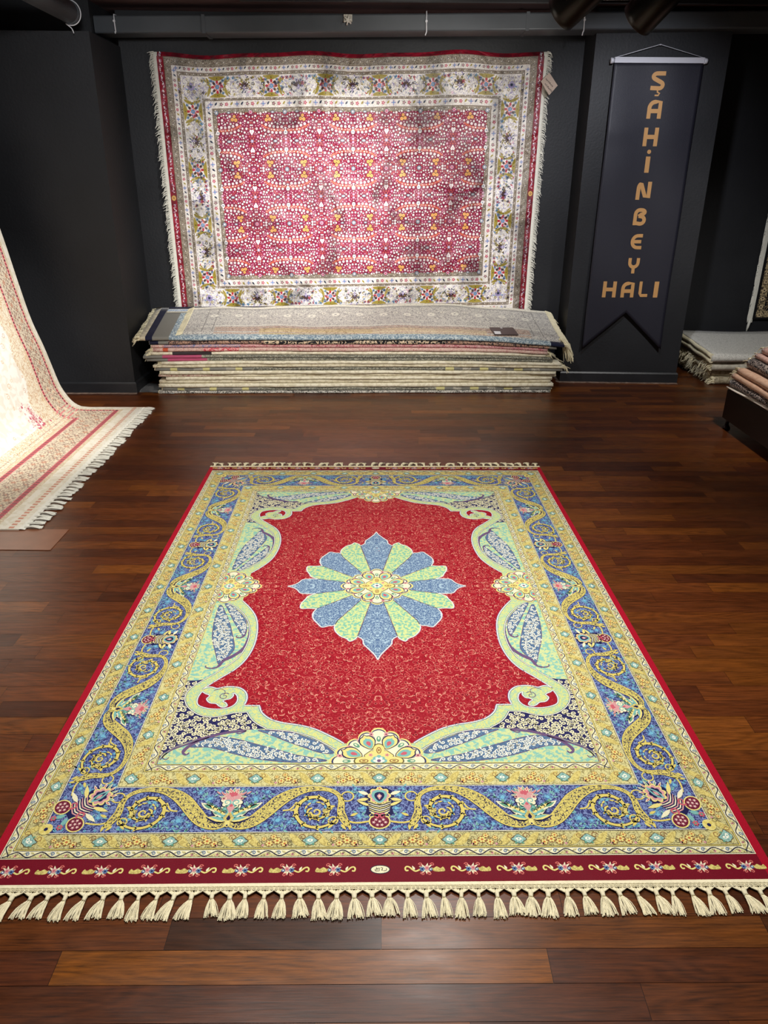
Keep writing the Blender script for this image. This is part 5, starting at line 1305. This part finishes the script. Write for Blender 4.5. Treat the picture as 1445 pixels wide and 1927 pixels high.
def build_left_carpet(W, L_):
    P = Pat(); P.LH = .02; rnd = random.Random(12); ST = 3
    iv = c_((234, 228, 212), (224, 216, 194), .25, .05, 2); fld = c_((244, 240, 230), (232, 226, 212), .2, .05, 2); go = c_((206, 186, 152), (228, 216, 190), .5, .06); fl = c_((222, 208, 182), (158, 138, 122), .5, .05)
    flg = c_((234, 224, 200), (208, 178, 144), .4, .05); rd = st((168, 36, 62)); rdl = st((222, 130, 130)); brn = st((150, 112, 92)); sa = st((206, 144, 118)); rdd = st((96, 22, 44)); lg = st((214, 200, 170))
    P.rect(0, 0, W, L_, iv, 0, ST)
    P.rect(5.5, 11.5, W-5.5, L_, go, 1, ST); P.rect(8, 14, W-8, L_, rdl, 2, ST); P.rect(10.5, 17.5, W-10.5, L_, fl, 3, ST)
    P.rect(28.5, 36.5, W-28.5, L_, rdl, 4, ST); P.rect(31, 40, W-31, L_, go, 5, ST); P.rect(33.5, 43, W-33.5, L_, flg, 6, ST)
    P.poly(cat([(60, 58), (50, 80), (46, 130), (50, L_-8), (W-50, L_-8), (W-46, 130), (W-52, 82), (W-62, 60), (W*.5, 50)], 5, True), fld, 7) if False else None
    # ivory middle, cut to follow the drape
    for j in range(0, int((L_-52)/3)):
        v = 52+3*j; ins = 48+10*math.exp(-(v-52)/12)+2.5*math.sin(v*.21); P.rect(ins, v, W-ins, v+3.02, fld, 7, ST)
    # woven dashes
    for i in range(int(W/3.6)): P.rect(1+i*3.6, 3.0, 3.1+i*3.6, 5.6, sa, 1)
    for i in range(int((W-16)/1.9)): P.rect(8.6+i*1.9, 14.4, 9.7+i*1.9, 17.0, rd if i % 2 else rdd, 4)
    for i in range(int((W-60)/1.9)): P.rect(29.6+i*1.9, 37, 30.8+i*1.9, 39.6, rd if i % 2 else rdd, 6)
    for i in range(int((L_-16)/2.4)):
        for a, b in ((8.3, 10.2), (W-10.2, W-8.3)): P.rect(a, 15+i*2.4, b, 16.4+i*2.4, rd if i % 2 else rdd, 4)
    for i in range(int((L_-42)/2.4)):
        for a, b in ((28.8, 30.7), (W-30.7, W-28.8)): P.rect(a, 38+i*2.4, b, 39.4+i*2.4, rd if i % 2 else rdd, 6)
    # flowers in the floral band
    def motif(x, y, r, q):
        P.rose(x, y, r, 6, c_((176, 130, 108)) if q % 2 else c_((150, 128, 116)), c_((214, 160, 130)), 4.5, c_((232, 214, 184)))
        for k in range(4): P.leaf(x+r*math.cos(k*1.57+.6), y+r*math.sin(k*1.57+.6), k*1.57+.9, r*1.3, r*.45, brn, 4.5)
    k = 0; x = 14
    while x < W-12:
        motif(x, 23+2.5*math.sin(k*1.9), 2.3, k); motif(x+3.6, 30.5+1.6*math.cos(k*1.7), 1.9, k+1); x += 7.4; k += 1
    y = 36
    while y < L_-10:
        for s_ in (0, 1):
            f = (lambda a: a) if not s_ else (lambda a: W-a)
            motif(f(16+1.5*math.sin(y)), y, 2.1, k); motif(f(23+1.5*math.cos(y)), y+4, 2.0, k+1)
        y += 7.6; k += 1
    # crimson spray in the corners of the field, and pale gold scrolls
    for cx_ in (58, W-58):
        for i in range(60):
            a, b = rnd.gauss(0, 4.2), abs(rnd.gauss(0, 11)); x, y = cx_+a+(b*.25 if cx_ < W/2 else -b*.1), 50+b
            P.spiral(x, y, rnd.uniform(.7, 1.9), .3, rnd.uniform(0, 6), rnd.choice([-1.1, 1.1]), .34, .22, st((190, 60, 90)), 9, 9)
            if i % 4 == 0: P.rose(x, y, 1.1, 6, st((206, 110, 130)), rd, 9)
    for i in range(420):
        x, y = rnd.uniform(34, W-34), rnd.uniform(44, 150); d = min(x-34, W-34-x, (y-44)*.8)
        if rnd.random() > math.exp(-d/14): continue
        P.spiral(x, y, rnd.uniform(1, 2.6), .4, rnd.uniform(0, 6), rnd.choice([-1.2, 1.2]), .4, .3, rnd.choice([st((214, 172, 120)), st((232, 200, 160)), st((196, 150, 110))]), 8.5, 9)
    for i in range(60):
        x, y = rnd.uniform(48, W-48), rnd.uniform(54, 190)
        P.leaf(x, y, 1.2+rnd.uniform(-.5, .5), rnd.uniform(4, 12), .7, st((222, 220, 212)), 8.6)
    P.slab(0, 0, W, L_, .8, iv, 3)
    return P
lc = empty('draped_carpet', (-1.803, 3.335, 0), math.radians(1.15))
tag(lc, 'ivory carpet with red lined border hung at the left and trailing onto the floor', 'carpet')
LW = 217
build_left_carpet(LW, 295).build('pile', drape_map, textile('ivory_silk_pile', .6, .2, .3, 5, .4, .14, mirror=False), lc)
mb = MB(); mb.quadgrid([[(.0, i*.0434, .0095), (.014, i*.0434, .009), (.03, i*.0434, .006)] for i in range(51)][::-1]); lb = mb.build('fringe_band', M_FRINGEW, lc)
rt = random.Random(77)
def fat_tassel(rnd, L_, lean):
    m = MB(); m.tube([(.020, 0, .006), (.030, 0, .0095), (.040, lean*.2, .009), (.050, lean*.3, .009)], [.007, .008, .0065, .008], 8, False)
    for k in range(22):
        f = rnd.uniform(-1, 1); z0 = rnd.uniform(.003, .012); l_ = L_*rnd.uniform(.9, 1.05)
        m.tube([(.034, f*.004, z0), (.034+l_*.35, f*.010+lean*.5, z0+.003), (.034+l_*.7, f*.014+lean*.8, z0), (.034+l_, f*.017+lean, .003+abs(f)*.003)], .0022, 4, False)
    return m.mesh('tassel')
ft = [fat_tassel(rt, .072, l) for l in (-.006, 0, .006, .01)]
for me in ft: me.materials.append(M_FRINGEW)
for i in range(48):
    o = obj('tassel', rt.choice(ft), lb); o.location = (0, .022+i*.0452, 0); o.rotation_euler = (0, 0, rt.uniform(-.15, .12)); o.scale = (rt.uniform(.92, 1.1), rt.uniform(.9, 1.1), 1)

M_FILM = plain('clear_brown_vinyl', (124, 78, 54), .3, .6, 0, 0, 30, .12, 14)
tag(MB().box((-2.7, 3.124, .0002), (-1.561, 3.35, .0028)).build('floor_sheet', M_FILM), 'thin glossy brown sheet on the floor beside the ivory carpet', 'sheet')
mg, nt, N_, L_, B_ = newmat('clear_plastic'); B_.inputs['Transmission Weight'].default_value = .85; B_.inputs['Roughness'].default_value = .15; B_.inputs['Base Color'].default_value = (.9, .9, .9, 1)
m = MB(); m.quadgrid([[(-2.0+.10*j-.02*i, 5.965+.3*i/4-.02*j, .003+.008*abs(math.sin(i*1.9+j))) for j in range(4)] for i in range(5)])
m.V += [(x, y, zz-.0015) for x, y, zz in m.V]; n0 = len(m.V)//2
m.F += [tuple(q+n0 for q in f_)[::-1] for f_ in m.F]; m.sm += [True]*(len(m.F)-len(m.sm))
tag(m.build('plastic_strip', mg), 'crumpled strip of clear plastic on the floor at the foot of the left pier', 'plastic strip')

# ------------------------------------------------------------------ shop banner on the right pier
bn = empty('shop_banner', (2.0, 6.372, 2.40)); tag(bn, 'long dark hanging banner with golden capital letters on the right pier', 'banner')
M_BAN = plain('dark_blue_satin', (30, 30, 41), .5, .5, 0, .25, 260, .06, 3)
def ban_y(x, z):   # local; z negative downwards
    e = max(0, -z-1.75)
    return -.004-.006*(1+math.sin(x*14+z*2))*.5-.10*e*e*(1 if abs(x) > .1 else .6)-.004*math.sin(z*6+x*5)*min(1, -z)-.012*math.exp(-((z+.46)/.07)**2)*max(0, -x*2-.1)
mb = MB(); P_ = []
nx_, nz_ = 28, 60
for i in range(nz_+1):
    row = []
    for j in range(nx_+1):
        x = -.33+.66*j/nx_; zb = -1.80-.30*abs(x+.0)/.33; z_ = zb*i/nz_; row.append((x, ban_y(x, z_), z_))
    P_.append(row)
mb.quadgrid(P_)
me = mb.mesh('cloth'); ban_cloth = o = obj('cloth', me, bn, M_BAN); so = o.modifiers.new('thick', 'SOLIDIFY'); so.thickness = .0012; so.offset = 0
for p in me.polygons: p.use_smooth = True
mb = MB(); mb.box((-.33, -.018, -.008), (.325, -.002, .022)); mb.box((-.33, -.020, .020), (.325, -.001, .028)); mb.build('rod', M_ROD, bn)
for x in (-.345, .340): MB().tube([(x-.014, -.010, .006), (x-.012, -.010, .006), (x+.006, -.010, .006), (x+.012, -.010, .006)], [.017, .020, .018, .012], 14).build('end_cap', M_ROD, bn)
MB().tube([(-.335, -.010, .024), (-.008, -.006, .110), (.336, -.010, .024)], .0022, 6).build('hanging_cord', M_ROD, bn)
MB().tube([(-.008, .008, .108), (-.008, -.012, .108)], .004, 8).build('nail', M_ROD, bn)
M_GOLD = plain('matt_gold_vinyl', (196, 148, 92), .45, .5)
def arc(cx_, cy_, rx, ry, a0, a1, n=10): return [(cx_+rx*math.cos(math.radians(a0+(a1-a0)*i/n)), cy_+ry*math.sin(math.radians(a0+(a1-a0)*i/n))) for i in range(n+1)]
T_ = .25; h_ = T_/2
GL = {  # strokes in a unit box: polylines of thickness T_ (x scaled by the width), origin lower left
    'H': [[(h_, 0), (h_, 1)], [(1-h_, 0), (1-h_, 1)], [(h_, .5), (1-h_, .5)]],
    'A': [[(h_, 0), (h_, .55)]+arc(.5, .55, .5-h_, .45-h_, 180, 90, 8)+[(1-h_, 1-h_), (1-h_, 0)], [(h_, .40), (1-h_, .40)]],
    'L': [[(h_, 1), (h_, h_+.12), (h_+.12, h_), (1, h_)]], 'I': [[(.5, 0), (.5, 1)]],
    'N': [[(h_, 0), (h_, .62)]+arc(h_+.16, .62, .16, .38-h_, 180, 90, 5)+[(.62, .2), (1-h_, h_), (1-h_, 1)]],
    'B': [[(h_, 0), (h_, .6)]+arc(.45, .62, .45-h_, .38-h_, 180, 90, 6)+arc(.55, .75, .30, .25-h_, 90, -80, 8)+[(.38, .5)], [(.38, .52), (.56, .52)]+arc(.56, .29, .44-h_, .29-h_+.05, 90, -90, 9)+[(h_, h_)]],
    'E': [arc(.62, .5, .62-h_, .5-h_, 90, 270, 14)[::-1], [(.62, 1-h_), (1, 1-h_)], [(.62, h_), (1, h_)], [(h_, .5), (.92, .5)]],
    'Y': [[(h_, 1), (h_, .72)]+arc(.5, .70, .5-h_, .28, 180, 360, 10)+[(1-h_, 1)], [(.5, .45), (.5, 0)]],
    'S': [[(1, 1-h_), (.42, 1-h_)]+arc(.42, .72, .42-h_, .28-h_, 90, 225, 8)+[(.72, .42)]+arc(.62, .27, .38-h_, .27-h_+.02, 45, -90, 7)+[(0, h_)]],
}
def glyph(ch, x0, z0, w_, hgt, extra=None):
    P = Pat(); P.LH = .01; s_ = st((200, 150, 92))
    for i, pl in enumerate(GL[ch]):
        pts = [(x0+a*w_, z0+b*hgt) for a, b in pl]; tw = T_*(w_*.55+hgt*.45) if ch != 'I' else w_
        P.rib([(a*100, b*100) for a, b in pts], tw*100, s_, i)
    if extra: extra(P, s_)
    V = [(u*.01, ban_y(u*.01, v*.01)-.0016-h*.01, v*.01) for u, v, h in P.V]
    me = bpy.data.meshes.new('letter'); me.from_pydata(V, [], [f_ for f_ in P.F]); me.update()
    o = obj('letter', me, ban_cloth, M_GOLD); so = o.modifiers.new('thick', 'SOLIDIFY'); so.thickness = .0008; so.offset = 1
    return o
CX = .012; zt_ = 2.40
def ced(P, s_):
    P.rib([((CX+.002)*100, -18.0), ((CX+.004)*100, -19.5), ((CX+.02)*100, -20.3), ((CX+.012)*100, -21.6), ((CX-.014)*100, -21.6)], 1.1, s_, 2)
glyph('S', CX-.052, 2.225-zt_-.008, .10, .125, ced)
glyph('A', CX-.052, 2.03-zt_, .104, .127); glyph('H', CX-.055, 1.843-zt_, .108, .127)
glyph('I', CX-.016, 1.659-zt_, .034, .113)
P = Pat(); P.LH = .01; P.dot(CX*100+.2, (1.805-zt_)*100, 1.5, st((200, 150, 92)), 1, 14)
me = bpy.data.meshes.new('letter_dot'); me.from_pydata([(u*.01, ban_y(u*.01, v*.01)-.0018, v*.01) for u, v, h in P.V], [], P.F); o = obj('letter_dot', me, ban_cloth, M_GOLD)
so = o.modifiers.new('thick', 'SOLIDIFY'); so.thickness = .0008; so.offset = 1
glyph('N', CX-.056, 1.465-zt_, .112, .13); glyph('B', CX-.05, 1.279-zt_, .098, .128); glyph('E', CX-.046, 1.095-zt_, .09, .12); glyph('Y', CX-.044, .911-zt_, .09, .119)
zh = .722-zt_
glyph('H', -.215, zh, .108, .126); glyph('A', -.064, zh, .106, .126); glyph('L', .086, zh, .072, .126); glyph('I', .206, zh, .036, .126)

# ------------------------------------------------------------------ right side: recess pile, platform with carpets, hung dark carpet
cst = lambda v: (lambda x: v)
GW = 'pale folded carpets on the floor of the right recess'
ribw = c_((226, 224, 216), (186, 184, 176), .9, .05); beg = c_((178, 166, 140), (150, 138, 112), .3, .05, 2)
M_RIB = textile('ribbed_backing', .85, .1, 0, 3, .2, .1, mirror=False)
def crook(base, amp): return lambda x: base+amp*math.sin(x*5+base*30)*min(1, base*20)
folded('folded_carpet', 1.5, crook(.001, 0), crook(.06, .006), .78, [(0, 1.45, beg)], 'beige folded carpet at the bottom of the small pile behind the platform', GW, (2.83, 6.33, 0), .0, nose=1.0, seed=51, fringe=(.4, 0))
folded('folded_carpet', 1.5, crook(.062, .006), crook(.125, .006), .80, [(0, 1.45, beg)], 'beige folded carpet in the middle of the small pile behind the platform', GW, (2.80, 6.36, 0), .0, nose=1.0, seed=52, fringe=(.5, 0))
folded('folded_carpet', 1.5, crook(.128, .006), crook(.195, .008), .84, [(0, 1.45, c_((206, 200, 184), (190, 184, 168), .3, .05, 2))], 'pale grey folded carpet just under the white ribbed one', GW, (2.77, 6.30, 0), .0, nose=1.2, seed=53, fringe=(.3, 0))
folded('folded_carpet', 1.5, crook(.199, .008), crook(.275, .006), .84, [(0, 1.45, ribw)], 'white ribbed folded carpet on top of the small pile behind the platform', GW, (2.745, 6.27, 0), .0, mat=M_RIB, nose=1.2, seed=54, tilt=.06)

pf = empty('display_platform', (2.39, 5.12, 0)); tag(pf, 'low black display platform on small feet at the right edge', 'platform')
mb = MB(); mb.box((0, -2.3, .075), (1.7, 0, .275)); mb.build('base', M_BLK, pf)
MB().box((.004, -2.29, .275), (1.7, -.004, .288)).build('top_board', M_BLK, pf)
for x, y in ((.03, -.03), (1.6, -.03), (.03, -2.2), (1.6, -2.2)):
    MB().tube([(x, y, .075), (x, y, .03)], .012, 10).build('leg', M_BLK, pf); MB().tube([(x, y, .0), (x, y, .012), (x, y, .03)], [.026, .024, .012], 14).build('leg', M_BLK, pf)
GP = 'carpets piled on the black platform'
pch = c_((216, 178, 150), (206, 164, 136), .3, .05, 2); bks = c_((24, 22, 26), (176, 160, 150), .5, .06); tau = c_((168, 140, 122), (110, 92, 78), .4, .06); pkb = c_((206, 170, 156), (190, 150, 138), .3, .05, 2); whs = st((226, 216, 200))
def pl(z0, z1, off, segs_, lab, seed, y0=5.13, tl=0, fr=(.5, 0), L=2.1):
    a = lambda b: (lambda x: b+.012*math.sin(x*2.2+seed)*0+.004*math.sin(x*4+b*40))
    return folded('folded_carpet', L, a(z0), a(z1), 1.2, segs_(L), lab, GP, (2.39+off, y0, 0), -PI/2, nose=1.0, seed=seed, fringe=fr, tilt=tl)
pl(.290, .296, -.004, lambda L: [(0, L, whs)], 'white edged underlay of the black silver carpet on the platform', 61, 5.135, fr=(0, 0))
pl(.298, .342, .006, lambda L: [(0, L, bks)], 'black and silver folded carpet lowest on the platform', 62, 5.12, fr=(.5, 0))
pl(.344, .388, .012, lambda L: [(0, L, pch)], 'peach folded carpet on the platform, lower of two', 63, 5.13, fr=(.8, 0))
pl(.390, .432, .03, lambda L: [(0, L, pch)], 'peach folded carpet on the platform, upper of two', 64, 5.11, fr=(.8, 0))
pl(.434, .496, .085, lambda L: [(0, L, bks)], 'thick black carpet with silver flowers between peach and pink ones', 65, 5.10, fr=(.3, 0))
pl(.498, .535, .12, lambda L: [(0, L, pkb)], 'pale pink folded carpet on the platform under the topmost', 66, 5.08, fr=(.5, 0))
pl(.537, .585, .15, lambda L: [(0, L, pkb)], 'taupe and pink folded carpet topmost on the platform', 67, 5.06, fr=(.9, 0))

dc = empty('hung_carpet', (3.505, 7.30, 2.3)); tag(dc, 'black patterned carpet with cream fringe hung at the far right edge', 'carpet')
Pd = Pat(); Pd.LH = .03; b0 = c_((20, 18, 22), (150, 130, 100), .35, .05); b1 = c_((188, 168, 128), (60, 50, 44), .4, .06)
Pd.rect(0, -190, 80, 0, st((14, 13, 16)), 0, 10); Pd.rect(2.5, -188, 80, -2, b1, 1, 10); Pd.rect(9, -182, 80, -8, b0, 2, 10)
for i in range(24): Pd.rose(5.8, -186+7.6*i, 2.2, 6, st((210, 190, 150)), st((60, 40, 40)), 3)
for i in range(120): Pd.spiral(random.uniform(12, 76), -random.uniform(4, 180), 2, .4, i, 1.2, .4, .3, st((196, 176, 136)), 3, 9)
Pd.slab(0, -190, 80, 0, .8, st((14, 13, 16)), 10)
Pd.build('pile', lambda u, v, h: (u*.01, -.012-h*.01-.004*math.sin(v*.03), v*.01), M_CLOTH, dc)
rn = random.Random(8); mb = MB(); mb.quadgrid([[(-.028, -.012, -1.93*i/30), (-.012, -.014, -1.93*i/30), (.004, -.013, -1.93*i/30)] for i in range(31)][::-1])
for i in range(300):
    zz = -1.90*i/300; l_ = rn.uniform(.02, .05); mb.tube([(-.02, -.012, zz), (-.02-l_*.6, -.016, zz-l_*.4), (-.025-l_*.5, -.016, zz-l_*1.2)], [.004, .003, .0015], 4, False)
mb.tube([(-.018, -.013, -1.90), (-.028, -.014, -1.97), (-.034, -.013, -2.02)], [.014, .012, .005], 8)
mb.build('fringe', M_FRINGEW, dc)
